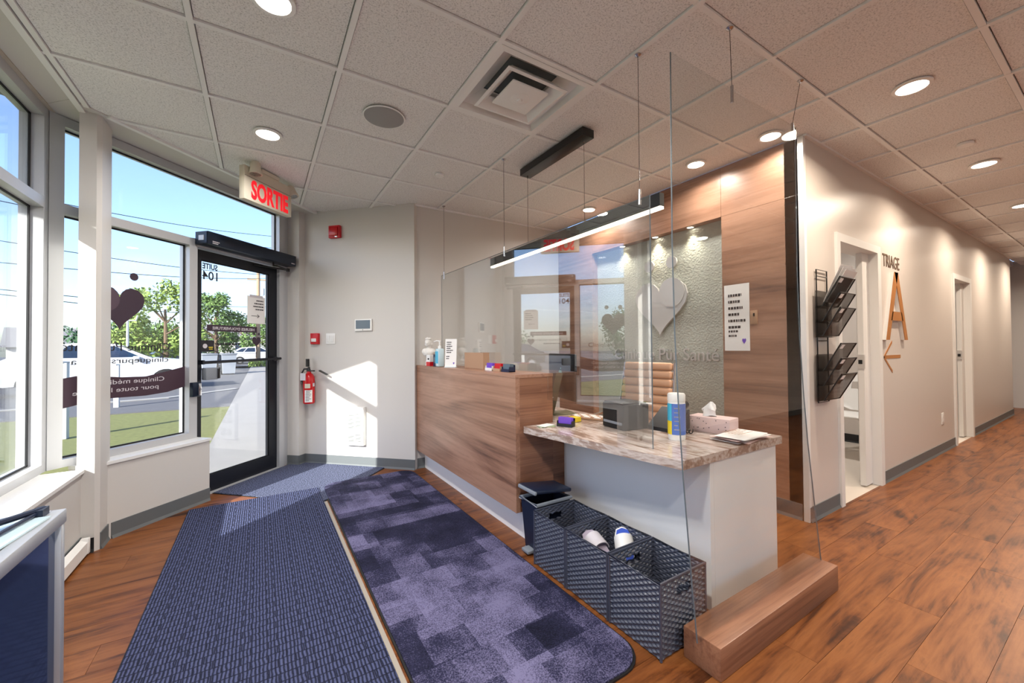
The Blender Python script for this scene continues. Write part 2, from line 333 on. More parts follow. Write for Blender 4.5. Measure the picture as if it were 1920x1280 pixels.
def text_mesh(body, size_w, size_h, org, xd, yd=(0, 0, 1), ext=.001, center=False, bold=0):
    """lettering as a mesh: fitted to width/height, laid out from org along xd (world)"""
    cu = bpy.data.curves.new('t', 'FONT'); cu.body = body; cu.extrude = .5; cu.offset = bold; cu.resolution_u = 3; cu.fill_mode = 'BOTH'
    ob = bpy.data.objects.new('t', cu); C.objects.link(ob); dg = bpy.context.evaluated_depsgraph_get()
    me = bpy.data.meshes.new_from_object(ob.evaluated_get(dg)); bpy.data.objects.remove(ob); bpy.data.curves.remove(cu)
    vs = [v.co.copy() for v in me.vertices]; fs = [tuple(p.vertices) for p in me.polygons]; bpy.data.meshes.remove(me)
    x0 = min(v.x for v in vs); x1 = max(v.x for v in vs); y0 = min(v.y for v in vs); y1 = max(v.y for v in vs)
    kx = size_w/(x1-x0); ky = (kx if size_h is None else size_h/(y1-y0))
    xd = Vector(xd).normalized(); yd = Vector(yd).normalized(); zd = xd.cross(yd)
    mb = MB(); o = Vector(org); sh = size_w/2 if center else 0
    mb.add([tuple(o+xd*((v.x-x0)*kx-sh)+yd*((v.y-y0)*ky)+zd*(v.z*2*ext)) for v in vs], fs); return mb
def lines_mesh(rows, org, xd, w, h, gap, zd, yd=(0, 0, 1)):
    """unreadably small lines of writing: short word-length strokes"""
    mb = MB(); o = Vector(org); xd = Vector(xd); yd = Vector(yd); zd = Vector(zd); rn = random.Random(3)
    for i, k in enumerate(rows):
        x = 0
        while x < k*w:
            l = min(rn.uniform(.06, .16)*w+.0001, k*w-x)
            p = o+xd*x-yd*(i*gap); a = [p, p+xd*l, p+xd*l-yd*h, p-yd*h]
            mb.add([q for q in a]+[q+zd for q in a], [(3,2,1,0), (4,5,6,7), (0,1,5,4), (1,2,6,5), (2,3,7,6), (3,0,4,7)]); x += l+.035*w
    return mb
def heart_pts(wd, ht, n=28):
    P = []
    for k in range(n):
        t = 2*math.pi*k/n; P.append((16*math.sin(t)**3, 13*math.cos(t)-5*math.cos(2*t)-2*math.cos(3*t)-math.cos(4*t)))
    return [(x/32*wd, (y+17)/29*ht) for x, y in P]
def plate(pts, org, xd, yd, zd):
    mb = MB(); o = Vector(org); xd = Vector(xd); yd = Vector(yd); zd = Vector(zd); n = len(pts)
    a = [o+xd*p[0]+yd*p[1] for p in pts]
    return mb.add([tuple(q) for q in a]+[tuple(q+zd) for q in a], [tuple(range(n))[::-1], tuple(range(n, 2*n))]+[(i, (i+1) % n, n+(i+1) % n, n+i) for i in range(n)])
def circ(cx, cy, r, n=20): return [(cx+r*math.cos(2*math.pi*k/n), cy+r*math.sin(2*math.pi*k/n)) for k in range(n)]
def clip(poly, hp):
    for a, b, c in hp:                       # keep a*x+b*y<=c
        out = []
        for i in range(len(poly)):
            p, q = poly[i], poly[(i+1) % len(poly)]; dp = a*p[0]+b*p[1]-c; dq = a*q[0]+b*q[1]-c
            if dp <= 0: out.append(p)
            if dp*dq < 0: t = dp/(dp-dq); out.append((p[0]+t*(q[0]-p[0]), p[1]+t*(q[1]-p[1])))
        poly = out
        if len(poly) < 3: return []
    return poly
r2 = 2**-.5
kd = -K0.x*r2*-1
def hp_d(dmax): return (-r2, r2, dmax+(-K0.x*r2+K0.y*r2))
def hp_s(smax): return (r2, r2, smax+(K0.x*r2+K0.y*r2))
YB, XW, YT, HC = 3.93, 3.165, 1.25, 2.644
XF = 12.0; YR = -2.6
# ------------------------------------------------------------------ floor and planks
floor = MB().prism([(-.95, YR), (XF, YR), (XF, YT+.02), (XW+.02, YT+.02), (XW+.02, YB), (1.33, YB), tuple(W(1.08, .1)[:2]), tuple(W(.0, .2)[:2]), tuple(W(-.82, .06)[:2]), (-.95, 3.45)], -.12, -.005).build('floor', 'floor_wood', kind='structure')
pw, pl = .18, 1.22
rows = int((YB-YR)/pw)+1
for k in range(-6, rows):
    y1 = YB-pw*k; y0 = y1-pw
    if y0 < -.75: break
    off = (k*.47) % pl
    x = -1.2-off
    while x < XF:
        poly = [(x+.0006, y0+.0006), (x+pl-.0006, y0+.0006), (x+pl-.0006, y1-.0006), (x+.0006, y1-.0006)]
        cl = [(-1, 0, .9)]
        if y0 >= YB-.01: cl += [hp_d(.14), hp_s(1.055)]
        elif y0 >= YT-.1: cl += [(1, 0, XW), hp_d(.01)]
        else: cl += [(1, 0, XF)]
        if y0 < YT < y1 and x > 2.0:
            cl2 = cl[:1]+[(1, 0, XF), (0, 1, YT)]; poly = clip(poly, cl2)
        else: poly = clip(poly, cl)
        if len(poly) >= 3:
            xs = [p[0] for p in poly]
            if max(xs)-min(xs) > .04: MB().prism(poly, -.005, 0).build('plank', 'floor_wood', floor)
        x += pl
# ------------------------------------------------------------------ ceiling tiles and grid
T = .61
def gx(i): return (i-.4279)*T
def gy(j): return (j+3.6258)*T
RC = [[(-1, 0, .906), (1, 0, XW), (0, 1, YB), hp_d(-.13)], [(0, -1, -YB), hp_s(1.06), hp_d(-.13)], [(-1, 0, -XW), (0, 1, YT), (1, 0, XF)]]
ceiling = MB().prism([(-1.15, YR), (XF, YR), (XF, YT+.1), (XW+.12, YT+.1), (XW+.12, YB+.1), (1.35, YB+.1), tuple(W(1.16, .2)[:2]), tuple(W(-.95, .2)[:2]), (-1.15, 3.45)], HC+.105, HC+.2).build('ceiling', 'ceiling_tile', kind='structure')
VENT = (2, -1)
for i in range(-1, 20):
    for j in range(-9, 4):
        if (i, j) == VENT: continue
        e = .0160; mb = MB()
        for reg in RC:
            p = clip([(gx(i)+e, gy(j)+e), (gx(i+1)-e, gy(j)+e), (gx(i+1)-e, gy(j+1)-e), (gx(i)+e, gy(j+1)-e)], reg)
            if len(p) >= 3: mb.prism(p, HC+.011, HC+.028)
        if mb.f: mb.build('ceiling_panel', 'ceiling_tile', ceiling)
def inside(x, y): return any(all(a*x+b*y <= c for a, b, c in reg) for reg in RC)
def runs(fn, t0, t1):
    out = []; st = None; n = int((t1-t0)/.01)
    for k in range(n+1):
        t = t0+k*.01; ins = inside(*fn(t))
        if ins and st is None: st = t
        if (not ins or k == n) and st is not None: out.append((st, t)); st = None
    return out
for i in range(-1, 20):
    for a, b in runs(lambda t: (gx(i), t), YR, 5):
        if b-a > .03: B('grid_bar', (gx(i)-.012, a, HC), (gx(i)+.012, b, HC+.025), 'grid_white', ceiling)
for j in range(-9, 4):
    for a, b in runs(lambda t: (t, gy(j)), -1, XF):
        if b-a > .03: B('grid_bar', (a, gy(j)-.012, HC+.0012), (b, gy(j)+.012, HC+.025), 'grid_white', ceiling)
# drywall margin over the windows and the wall-angle trim
mb = MB().box((-.95, -.13, HC+.004), (1.06, .14, HC+.03), KM); mb.box((-1.16, YR, HC+.0065), (-.906, 3.52, HC+.03)); mb.build('ceiling_margin', 'paint', ceiling)
tr = MB().box((-.77, -.145, HC-.006), (1.06, -.115, HC+.02), KM).build('trim_1', 'grid_white', kind='structure')
B('trim_2', (-.921, YR, HC-.006), (-.891, 3.40, HC+.02), 'grid_white', kind='structure')
B('trim_3', (XW, YT-.022, HC-.004), (10.8, YT, HC+.02), 'grid_white', kind='structure')
B('trim_4', (1.31, YB-.022, HC-.004), (XW, YB, HC+.02), 'grid_white', kind='structure')
# ------------------------------------------------------------------ walls
wb = B('wall_back', (1.30, YB, 0), (XW+.16, YB+.12, HC+.1), 'paint', kind='structure')
we = KB('wall_entry', (1.06, -1.265, 0), (1.18, .32, HC+.1), 'paint', kind='structure')
KB('pilaster', (.97, 0, 0), (1.06, .32, HC+.1), 'paint', we)
wl = MB().box((-1.07, 2.30, 0), (-.90, 3.47, .478)).box((-1.07, YR, 0), (-.90, .08, HC+.1)).box((-1.07, 2.2, 0), (-.90, 2.30, HC+.1)).box((-1.07, .08, 0), (-.90, 2.2, .478)).box((-1.07, .08, 2.58), (-.90, 2.2, HC+.1)).build('wall_left', 'paint', kind='structure')
B('window_sill', (-1.075, 2.30, .478), (-.885, 3.40, .497), 'trim_white', wl)
ws = KB('wall_front', (-.80, 0, 0), (0.0, .13, .478), 'paint', kind='structure')
KB('window_sill', (-.80, -.012, .478), (0.008, .135, .497), 'trim_white', ws)
KB('wall_post', (-.02, .02, 0), (0, .13, .478), 'paint', ws)
post = MB(); post.prism([(-.918, 3.395), (-.842, 3.395), (-.822, 3.415), (-.822, 3.60), (-.918, 3.60)], 0, HC+.02)
post = post.build('wall_corner_post', 'paint', kind='structure')
# baseboards
def base_seg(name, p, q, out, h=.1, m='base_grey'):
    p = Vector(p).to_3d(); q = Vector(q).to_3d(); t = (q-p).normalized(); n = Vector(out).normalized().to_3d()
    prof = [(0, 0), (.014, 0), (.009, .012), (.006, .02), (.006, h), (0, h)]
    mb = MB(); k = len(prof)
    mb.add([tuple(p+n*a+Vector((0, 0, b))) for a, b in prof]+[tuple(q+n*a+Vector((0, 0, b))) for a, b in prof], [tuple(range(k)), tuple(range(k, 2*k))[::-1]]+[(i, k+i, k+(i+1) % k, (i+1) % k) for i in range(k)])
    return mb.build(name, m, kind='structure')
base_seg('baseboard_front', W(-.66, 0), W(0, 0), -Nv)
base_seg('baseboard_entry', W(1.06, -1.265), W(1.06, 0), -Dv)
base_seg('baseboard_pilaster', W(.97, 0), W(.97, .16), -Dv)
base_seg('baseboard_jamb', W(.97, 0), W(1.06, 0), -Nv)
base_seg('baseboard_back', (1.31, YB), (1.42, YB), (0, -1))
base_seg('baseboard_left', (-.90, YR), (-.90, 3.39), (1, 0))
base_seg('baseboard_post', (-.918, 3.395), (-.842, 3.395), (0, -1), .085, 'black_matte')
base_seg('baseboard_post_side', (-.822, 3.415), (-.822, 3.56), (1, 0))
base_seg('baseboard_hall', (XW, YT), (3.652, YT), (0, -1))
base_seg('baseboard_hall_middle', (4.565, YT), (6.97, YT), (0, -1))
base_seg('baseboard_hall_far', (7.86, YT), (10.8, YT), (0, -1))
base_seg('baseboard_end', (XF, YT), (XF, YR), (-1, 0))
base_seg('baseboard_wood', (XW, 1.29), (XW, 1.83), (-1, 0), .11)
# hall wall with two door openings
d1a, d1b, d2a, d2b, dz = 3.70, 4.50, 7.02, 7.82, 2.0
wh = MB()
for a, b, z0, z1 in ((XW, d1a, 0, HC+.1), (d1a, d1b, dz, HC+.1), (d1b, d2a, 0, HC+.1), (d2a, d2b, dz, HC+.1), (d2b, 10.8, 0, HC+.1)): wh.box((a, YT, z0), (b, YT+.12, z1))
wh = wh.build('wall_hall', 'paint_satin', kind='structure')
B('corner_bead', (XW-.012, YT-.004, 0), (XW+.022, YT+.03, HC), 'trim_white', wh)
for n, (a, b) in enumerate(((d1a, d1b), (d2a, d2b)), 2):
    fr = MB()
    for x0, x1 in ((a-.048, a+.012), (b-.012, b+.06)): fr.box((x0, YT-.018, 0), (x1, YT+.135, dz+.05))
    fr.box((a+.012, YT-.018, dz-.012), (b-.012, YT+.135, dz+.05))
    dr = fr.build('door_%d' % n, 'trim_white', kind='structure')
    B('door_leaf', (b-.16, YT+.045, .01), (b-.012, YT+.085, dz-.012), 'trim_white', dr)
    B('lock_plate', (b-.172, YT+.04, 1.0), (b-.150, YT+.09, 1.12), 'brushed', dr)
    B('latch_hole', (b-.176, YT+.052, 1.04), (b-.170, YT+.078, 1.075), 'black', dr)
# far end, opposite wall and wall behind the camera (unseen, but they reflect and bounce light)
B('wall_end', (XF, YR, 0), (XF+.1, 4.5, HC+.1), 'paint', kind='structure')
mb = MB(); OX0, OX1 = -.6, 4.6
for a, b, z0, z1 in ((-1.05, OX0, 0, HC+.1), (OX1, XF, 0, HC+.1), (OX0, OX1, 0, .35), (OX0, OX1, 2.58, HC+.1)): mb.box((a, YR-.1, z0), (b, YR, z1))
mb.build('wall_opposite', 'paint', kind='structure')
w3 = MB()
for k in range(5): xx = OX0+(OX1-OX0)*k/4; w3.box((xx-.03, YR-.1, .35), (xx+.03, YR-.02, 2.58))
for z in (.38, 2.08, 2.55): w3.box((OX0, YR-.1, z-.03), (OX1, YR-.02, z+.03))
w3 = w3.build('fill_window_rear', 'alu', kind='structure')  # unseen glazing added behind the camera to bring in more daylight
for k in range(4): B('glass_pane', (OX0+(OX1-OX0)*k/4+.03, YR-.063, .41), (OX0+(OX1-OX0)*(k+1)/4-.03, YR-.057, 2.52), 'window_glass', w3)
base_seg('baseboard_opposite', (XF, YR), (-.9, YR), (0, 1))
B('floor_end', (10.8, YT, -.12), (XF, 4.5, -.001), 'floor_wood', kind='structure')
B('ceiling_end', (10.8, YT+.1, HC+.01), (XF, 4.5, HC+.1), 'ceiling_tile', kind='structure')
# room behind the hall wall
rm = MB().box((3.34, YT+.12, 0), (3.42, 3.2, HC)).box((3.34, 3.2, 0), (10.8, 3.3, HC)).box((6.2, YT+.12, 0), (6.3, 3.2, HC)).box((10.7, YT+.12, 0), (10.8, 3.3, HC)).build('wall_triage_room', 'paint_satin', kind='structure')
B('floor_triage_room', (XW+.03, YT, -.12), (10.7, 3.3, -.002), 'light_floor', kind='structure')
B('ceiling_triage_room', (3.34, YT+.12, HC), (10.8, 3.3, HC+.1), 'ceiling_tile', kind='structure')
base_seg('baseboard_triage_room', (3.42, 3.2), (6.2, 3.2), (0, -1), .1, 'black_matte')
base_seg('baseboard_triage_side', (6.2, 3.2), (6.2, 1.4), (-1, 0), .1, 'black_matte')
# wood-clad wall with the glass niche
NY0, NY1, NZ = 1.835, 3.33, 2.25
wr = B('wall_right', (XW+.10, 1.28, 0), (XW+.16, YB, HC+.05), 'walnut', kind='structure')
for a, b, z0, z1 in ((1.285, NY0, 0, 2.25), (1.285, NY0, 2.252, HC), (NY0+.001, NY1, NZ, HC), (NY1+.001, YB, 0, HC)):
    B('wood_panel', (XW, a, z0), (XW+.10, b-.0015, z1), 'walnut', wr)
B('glass_panel', (XW+.085, NY0, .0), (XW+.10, NY1, NZ), 'hammered_glass', wr)
# ------------------------------------------------------------------ entrance glazing
win2 = MB()
FD0, FD1 = .12, .22
for a, b in (((-.905, FD0, .497), (-.835, FD1, HC)), ((-.07, FD0, .0), (-.006, FD1, 2.106)), ((.84, FD0, 0), (.905, FD1, HC)), ((.905, FD0+.02, 0), (.97, FD1, HC)),
             ((-.835, FD0, 2.585), (.84, FD1, HC)), ((-.835, FD0, 2.046), (.84, FD1, 2.106)), ((-.835, FD0, .497), (-.07, FD1, .545))):
    win2.box(a, b, KM)
win2 = win2.build('window_2', 'alu', kind='structure')
def pane(parent, s0, s1, z0, z1, M, d=.18, m='window_glass'):
    MB().box((s0, d-.003, z0), (s1, d+.003, z1), M).build('glass_pane', m, parent)
    g = MB(); e = .01
    for a, b in (((s0, d-.012, z0), (s0+e, d-.004, z1)), ((s1-e, d-.012, z0), (s1, d-.004, z1)), ((s0, d-.012, z0), (s1, d-.004, z0+e)), ((s0, d-.012, z1-e), (s1, d-.004, z1))): g.box(a, b, M)
    g.build('gasket', 'gasket', parent)
pane(win2, -.835, -.07, .545, 2.046, KM); pane(win2, -.835, .84, 2.106, 2.585, KM)
LM = Matrix(((0, -1, 0, -.90), (1, 0, 0, 0), (0, 0, 1, 0), (0, 0, 0, 1)))       # (y, depth outwards, z) -> world for the left glazing
win1 = MB(); LD0, LD1 = .17, .27
for a, b in (((2.31, LD0, .497), (2.375, LD1, HC)), ((3.425, LD0, .497), (3.50, LD1, HC)), ((2.375, LD0, 2.585), (3.425, LD1, HC)), ((2.375, LD0, 2.046), (3.425, LD1, 2.106)), ((2.375, LD0, .497), (3.425, LD1, .545))):
    win1.box(a, b, LM)
win1 = win1.build('window_1', 'alu', kind='structure')
pane(win1, 2.375, 3.425, .545, 2.046, LM, .235); pane(win1, 2.375, 3.425, 2.106, 2.585, LM, .235)
wl2 = MB().box((-1.17, YR, 0), (-1.07, .08, HC+.5)).box((-1.17, 2.2, 0), (-1.07, 2.31, HC+.5)).box((-1.17, .08, 0), (-1.07, 2.2, .49)).box((-1.17, .08, 2.58), (-1.07, 2.2, HC+.5)).build('wall_left_pier', 'paint', kind='structure')
win4 = MB()
for a, b in (((.08, LD0, .49), (.14, LD1, 2.58)), ((1.11, LD0, .49), (1.17, LD1, 2.58)), ((2.14, LD0, .49), (2.2, LD1, 2.58)), ((.14, LD0, .49), (2.14, LD1, .54)), ((.14, LD0, 2.53), (2.14, LD1, 2.58))): win4.box(a, b, LM)
win4 = win4.build('fill_window_left', 'alu', kind='structure')  # added out-of-view window, extra daylight from the left
pane(win4, .14, 1.11, .54, 2.53, LM, .235); pane(win4, 1.17, 2.14, .54, 2.53, LM, .235)
# glass door
door = MB()
for a, b in (((-.004, .15, .012), (.05, .195, 2.035)), ((.745, .15, .012), (.838, .195, 2.035)), ((.05, .15, 1.955), (.745, .195, 2.035)), ((.05, .15, .012), (.745, .195, .15))): door.box(a, b, KM)
door = door.build('door_1', 'alu_dark', kind='structure')
pane(door, .05, .745, .15, 1.955, KM, .172, 'door_glass')
MB().tube([W(.02, .105, 1.10), W(.84, .105, 1.112)], .013, 10).build('push_bar', 'alu_dark', door, smooth=True)
KB('bar_bracket', (.78, .105, 1.09), (.80, .15, 1.13), 'alu_dark', door); KB('bar_bracket', (.03, .105, 1.085), (.045, .15, 1.12), 'alu_dark', door)
KB('lock_box', (.052, .10, .955), (.165, .15, 1.055), 'bin_grey', door, r=.008)
KB('lock_knob', (.150, .09, .962), (.172, .10, 1.048), 'black', door, r=.004)
KB('threshold', (-.006, .12, 0), (.84, .24, .012), 'alu', door)
# door operator over the door
op = thing('door_operator', 'long dark blue automatic door opener box above the glass door', 'door opener', W(-.02, .06, 2.06), R(45))
KB('housing', (-.02, 0, 2.06), (.93, .12, 2.165), 'operator_blue', op, r=.004)
KB('end_cap', (-.028, .004, 2.064), (-.02, .116, 2.161), 'operator_blue', op)
KB('switch', (-.032, .03, 2.09), (-.028, .08, 2.13), 'alu', op)
MB().tube([W(.70, .06, 2.06), W(.70, .06, 2.03), W(.70, .02, 2.022), W(.90, .07, 2.02)], .009, 8).build('arm', 'black', op, smooth=True)
MB().tube([W(.90, .07, 2.02), W(.55, .14, 2.01)], .008, 8).build('arm', 'black', op, smooth=True)
MB().lathe([(.016, 0), (.016, .03)], 12, W(.90, .07, 2.005)).build('pivot', 'black', op)
lines_mesh([1], W(.865, -.001, 2.085), Dv, .045, .01, .02, -Nv*.0006).build('lettering', 'letter_white', op)
lines_mesh([1, .8], W(.02, -.001, 2.092), Dv, .06, .008, .014, -Nv*.0006).build('lettering', 'letter_white', op)
ab = thing('door_button', 'square steel wheelchair push button box on the door frame', 'button', W(-.04, .1, .83), R(45))
KB('box', (-.068, .085, .83), (-.004, .12, .945), 'operator_blue', ab, r=.004); KB('push_plate', (-.030, .072, .838), (-.006, .085, .937), 'steel', ab, r=.003)
MB().tube([W(-.018, .071, .885)+Dv*.008*math.cos(t)+Vector((0, 0, .008*math.sin(t))) for t in [k*.5 for k in range(11)]], .0015, 5).build('symbol', 'navy_label', ab)
# decals on the glazing (laid on the outside, so they read reversed from here)
dd = .165
def kd_heart(s, z, wd, ht, m, nm, par, dotr=.028):
    o = plate(heart_pts(wd, ht), W(s, dd, z), Dv, (0, 0, 1), -Nv*.001).build(nm, m, par)
    for k in (-1, 1): plate(circ(s+k*wd*.28, z+ht*1.28, dotr), W(0, dd, 0), Dv, (0, 0, 1), -Nv*.001).build('dot', m, o)
    return o
kd_heart(-.515, 1.345, .31, .30, 'decal', 'heart_decal', win2, .027)
plate(circ(-.60, 1.555, .085, 24), W(0, dd-.0015, 0), Dv, (0, 0, 1), -Nv*.0005).build('heart_lobe', 'decal_light', win2)
text_mesh('Clinique Pür Santé', .64, .075, W(-.185, dd, 1.185), -Dv, ext=.0005).build('lettering', 'ink', win2)
text_mesh('cliniquepursante.ca', .58, .05, W(-.195, dd, 1.105), -Dv, ext=.0005).build('lettering', 'ink', win2)
top = [(-.07, 1.075), (-.2, 1.045), (-.35, 1.015), (-.5, 1.02), (-.62, 1.035), (-.75, 1.045), (-.835, 1.03)]; bot = [(-.835, .845), (-.75, .86), (-.62, .885), (-.5, .88), (-.35, .875), (-.2, .885), (-.07, .915)]
plate([(a, b) for a, b in top+bot], W(0, dd, 0), Dv, (0, 0, 1), -Nv*.001).build('wave_decal', 'decal_wave', win2)
text_mesh('Clinique médicale', .44, .042, W(-.225, dd-.002, .965), -Dv, ext=.0005).build('lettering', 'letter_white', win2)
text_mesh('pour toute la famille', .50, .04, W(-.265, dd-.002, .912), -Dv, ext=.0005).build('lettering', 'letter_white', win2)
de = .158
text_mesh('SUITE', .135, .05, W(.20, de, 1.885), -Dv, ext=.0005, bold=.03).build('lettering', 'ink', door)
text_mesh('104', .135, .075, W(.20, de, 1.795), -Dv, ext=.0005, bold=.012).build('lettering', 'ink', door)
KB('hours_band', (.107, de, 1.365), (.607, de+.001, 1.42), 'decal', door)
text_mesh("HEURES D'OUVERTURE", .42, .026, W(.575, de-.001, 1.379), -Dv, ext=.0005, bold=.02).build('lettering', 'letter_white', door)
text_mesh('LUNDI AU VENDREDI', .36, .024, W(.545, de, 1.292), -Dv, ext=.0005).build('lettering', 'ink', door)
lines_mesh([1], W(.42, de, 1.262), -Dv, .22, .016, .03, -Nv*.001).build('lettering', 'ink', door)
fm = MB()
for a, b in (((.107, de, 1.17), (.110, de+.001, 1.37)), ((.604, de, 1.17), (.607, de+.001, 1.37)), ((.107, de, 1.17), (.607, de+.001, 1.173))): fm.box(a, b, KM)
fm.build('hours_outline', 'ink', door)
ddk = dd; dd = de
kd_heart(.60, 1.225, .10, .10, 'decal', 'heart_decal', door, .012); dd = ddk
st = KB('security_sticker', (.055, de, 1.19), (.172, de+.001, 1.285), 'ink', door)
plate(circ(.09, 1.237, .02, 12), W(0, de-.0006, 0), Dv, (0, 0, 1), -Nv*.0006).build('badge', 'letter_white', st)
KB('yellow_line', (.122, de-.0008, 1.222), (.16, de, 1.230), 'yellow', st); KB('yellow_line', (.125, de-.0008, 1.208), (.157, de, 1.214), 'yellow', st)
pn = thing('door_notice', 'white paper notice with an arrow taped to the glass door', 'notice', W(.60, de-.004, 1.45), R(45))
KB('sheet', (.495, de-.004, 1.452), (.697, de-.002, 1.712), 'paper', pn)
lines_mesh([.7, .9, 1, .8], W(.675, de-.0045, 1.678), -Dv, .115, .012, .028, -Nv*.0006).build('lettering', 'ink', pn)
MB().tube([W(.54, de-.006, 1.525), W(.625, de-.006, 1.525)], .0022, 5).tube([W(.605, de-.006, 1.54), W(.627, de-.006, 1.525), W(.605, de-.006, 1.51)], .0022, 5).build('arrow', 'ink', pn)
KB('tape', (.52, de-.0055, 1.70), (.67, de-.004, 1.725), 'letter_white', pn)
# ------------------------------------------------------------------ downlights
lamp_labels = {
 (0, -1): 'round recessed downlight nearest the top edge of the photo', (0, 1): 'round recessed downlight in front of the exit sign',
 (5, -3): 'largest round downlight over the hallway, nearest the corner', (8, -3): 'second round downlight along the hallway ceiling',
 (11, -3): 'third round downlight along the hallway ceiling, at the right edge'}
def downlight(x, y, label, grp='round recessed ceiling downlights', pw=LAMP_W, r=.085, col=(1, .95, .89)):
    t = thing('downlight', label, 'downlight', (x, y, HC), 0, grp)
    z0 = .006
    MB().lathe([(r*.78, z0-.002), (r*.80, -.004), (r, -.002), (r, .006), (r*.78, .006)], 32).build('trim_ring', 'white_plastic', t, True, False)
    MB().lathe([(.0005, -.001), (r*.79, -.001), (r*.79, .003), (.0005, .003)], 32).build('lens', 'lens', t, True, False)
    l = bpy.data.lights.new('lamp', 'AREA'); l.shape = 'DISK'; l.size = r*1.5; l.energy = pw; l.color = col; l.spread = R(160)
    lo = bpy.data.objects.new('lamp', l); C.objects.link(lo); lo.parent = t; lo.location = (0, 0, -.008)
    return t
for (i, j), lb in lamp_labels.items(): downlight(gx(i+.5), gy(j+.5), lb, col=(1, .97, .93) if i < 3 else (1, .84, .67), pw=LAMP_W*1.25 if i > 3 else LAMP_W)
downlight(2.98, 1.37, 'round downlight just left of the wall corner, by the wood wall', r=.075, pw=7)
downlight(2.93, 1.897, 'round downlight over the wood wall, left of the corner one', r=.075, pw=7)
downlight(2.93, 3.12, 'farthest round downlight over the reception, above the light bar', r=.075, pw=11)
for x, y, lb, cl_ in ((gx(0.5), gy(-2.5), 'added unseen fill downlight straight above the viewer', (1, .95, .88)), (gx(0.5), gy(-4.5), 'added unseen fill downlight just behind the viewer', (1, .95, .88)), (gx(3.5), gy(-5.5), 'added unseen fill downlight behind the viewer on the right', (1, .90, .78)), (gx(14.5), gy(-2.5), 'unseen fourth round downlight along the hallway ceiling', (1, .84, .67)), (gx(17.5), gy(-2.5), 'unseen farthest round downlight along the hallway ceiling', (1, .84, .67)), (gx(8.5), gy(-5.5), 'added fill downlight across the hallway out of view', (1, .84, .67))):
    downlight(x, y, lb, pw=LAMP_W*1.6, col=cl_)  # unseen downlights added as fill, continuing the ceiling grid
for k, y in enumerate((2.14, 2.51, 2.92)):
    t = thing('niche_light', ['small round spot nearest the right end of the glass niche', 'middle small round spot in the glass niche', 'left small round spot in the glass niche'][k], 'spotlight', (XW+.045, y, NZ), 0, 'small spots in the niche top')
    MB().lathe([(.026, -.001), (.027, -.004), (.036, -.002), (.036, .003), (.026, .003)], 20).build('trim_ring', 'brushed', t, True, False)
    MB().lathe([(.0004, -.002), (.0255, -.002), (.0255, .001), (.0004, .001)], 20).build('lens', 'lens_small', t, True, False)
    l = bpy.data.lights.new('lamp', 'SPOT'); l.energy = 14; l.color = (1, .88, .68); l.spot_size = R(95); l.spot_blend = .8; l.shadow_soft_size = .02
    lo = bpy.data.objects.new('lamp', l); C.objects.link(lo); lo.parent = t; lo.location = (0, 0, -.006); lo.rotation_euler = (0, R(8), 0)
downlight(4.9, 2.2, 'round ceiling downlight inside the triage room', 'ceiling lights in the side rooms', 20)
downlight(8.4, 2.2, 'round ceiling downlight inside the second room along the hall', 'ceiling lights in the side rooms', 20)
# other ceiling fittings
t = thing('ceiling_speaker', 'flat round grey ceiling speaker near the exit sign', 'speaker', (gx(1.5), gy(.5), HC))
MB().lathe([(.001, -.004), (.115, -.004), (.122, 0), (.122, .008), (.001, .008)], 40).build('grille', 'speaker', t, True, False)
MB().tube([(.122*math.cos(a), .122*math.sin(a), -.001) for a in [k*math.pi/20 for k in range(40)]], .004, 6, closed=True).build('rim', 'grid_white', t, True, False)
t = thing('sprinkler_plate', 'small round white sprinkler cover above the reception counter', 'sprinkler', (gx(2.5), gy(1.5), HC))
MB().lathe([(.001, -.012), (.03, -.012), (.036, -.008), (.036, .008), (.001, .008)], 24).build('cover', 'grid_white', t, True, False)
t = thing('sprinkler_plate', 'small round sprinkler cover on the hallway ceiling between downlights', 'sprinkler', (gx(7.5), gy(-2.5), HC))
MB().lathe([(.001, -.01), (.04, -.01), (.044, -.006), (.044, .008), (.001, .008)], 24).build('cover', 'grid_white', t, True, False)
# air diffuser
vx0, vx1, vy0, vy1 = gx(2)+.012, gx(3)-.012, gy(-1)+.012, gy(0)-.012; vcx, vcy = (vx0+vx1)/2, (vy0+vy1)/2
t = thing('air_diffuser', 'square white stepped air diffuser in the ceiling grid', 'air vent', (vcx, vcy, HC))
def ring_sq(h0, z0, h1, z1):
    return [(-h0, -h0, z0), (h0, -h0, z0), (h0, h0, z0), (-h0, h0, z0), (-h1, -h1, z1), (h1, -h1, z1), (h1, h1, z1), (-h1, h1, z1)], [(i, (i+1) % 4, 4+(i+1) % 4, 4+i) for i in range(4)]
hh = (vx1-vx0)/2
mb = MB()
for a in ((hh, 0, hh-.03, -.003), (hh-.03, -.003, hh-.045, .03), (hh-.045, .03, hh-.14, .085)): mb.add(*ring_sq(*a))
mb.build('frame', 'white_plastic', t, False, False)
mb = MB(); mb.add(*ring_sq(.196, -.010, .13, .06)); mb.add(*ring_sq(.196, -.010, .191, -.002)); mb.build('outer_louvre', 'white_plastic', t, False, False)
mb = MB(); mb.add(*ring_sq(.196, -.010, .178, -.013)); mb.add(*ring_sq(.178, -.013, .125, .035)); mb.build('inner_louvre', 'white_plastic', t, False, False)
MB().rbox((-.118, -.118, -.012), (.118, .118, .0), .01).build('centre_plate', 'white_plastic', t, True, False)
MB().lathe([(.001, -.016), (.05, -.0155), (.055, -.012), (.001, -.011)], 28).build('centre_disc', 'white_plastic', t, True, False)
MB().lathe([(.001, -.028), (.012, -.027), (.016, -.016), (.001, -.015)], 16).build('knob', 'white_plastic', t, True, False)
MB().box((-.28, -.28, .09), (.28, .28, .1)).build('duct_box', 'soffit_dark', t, False, False)
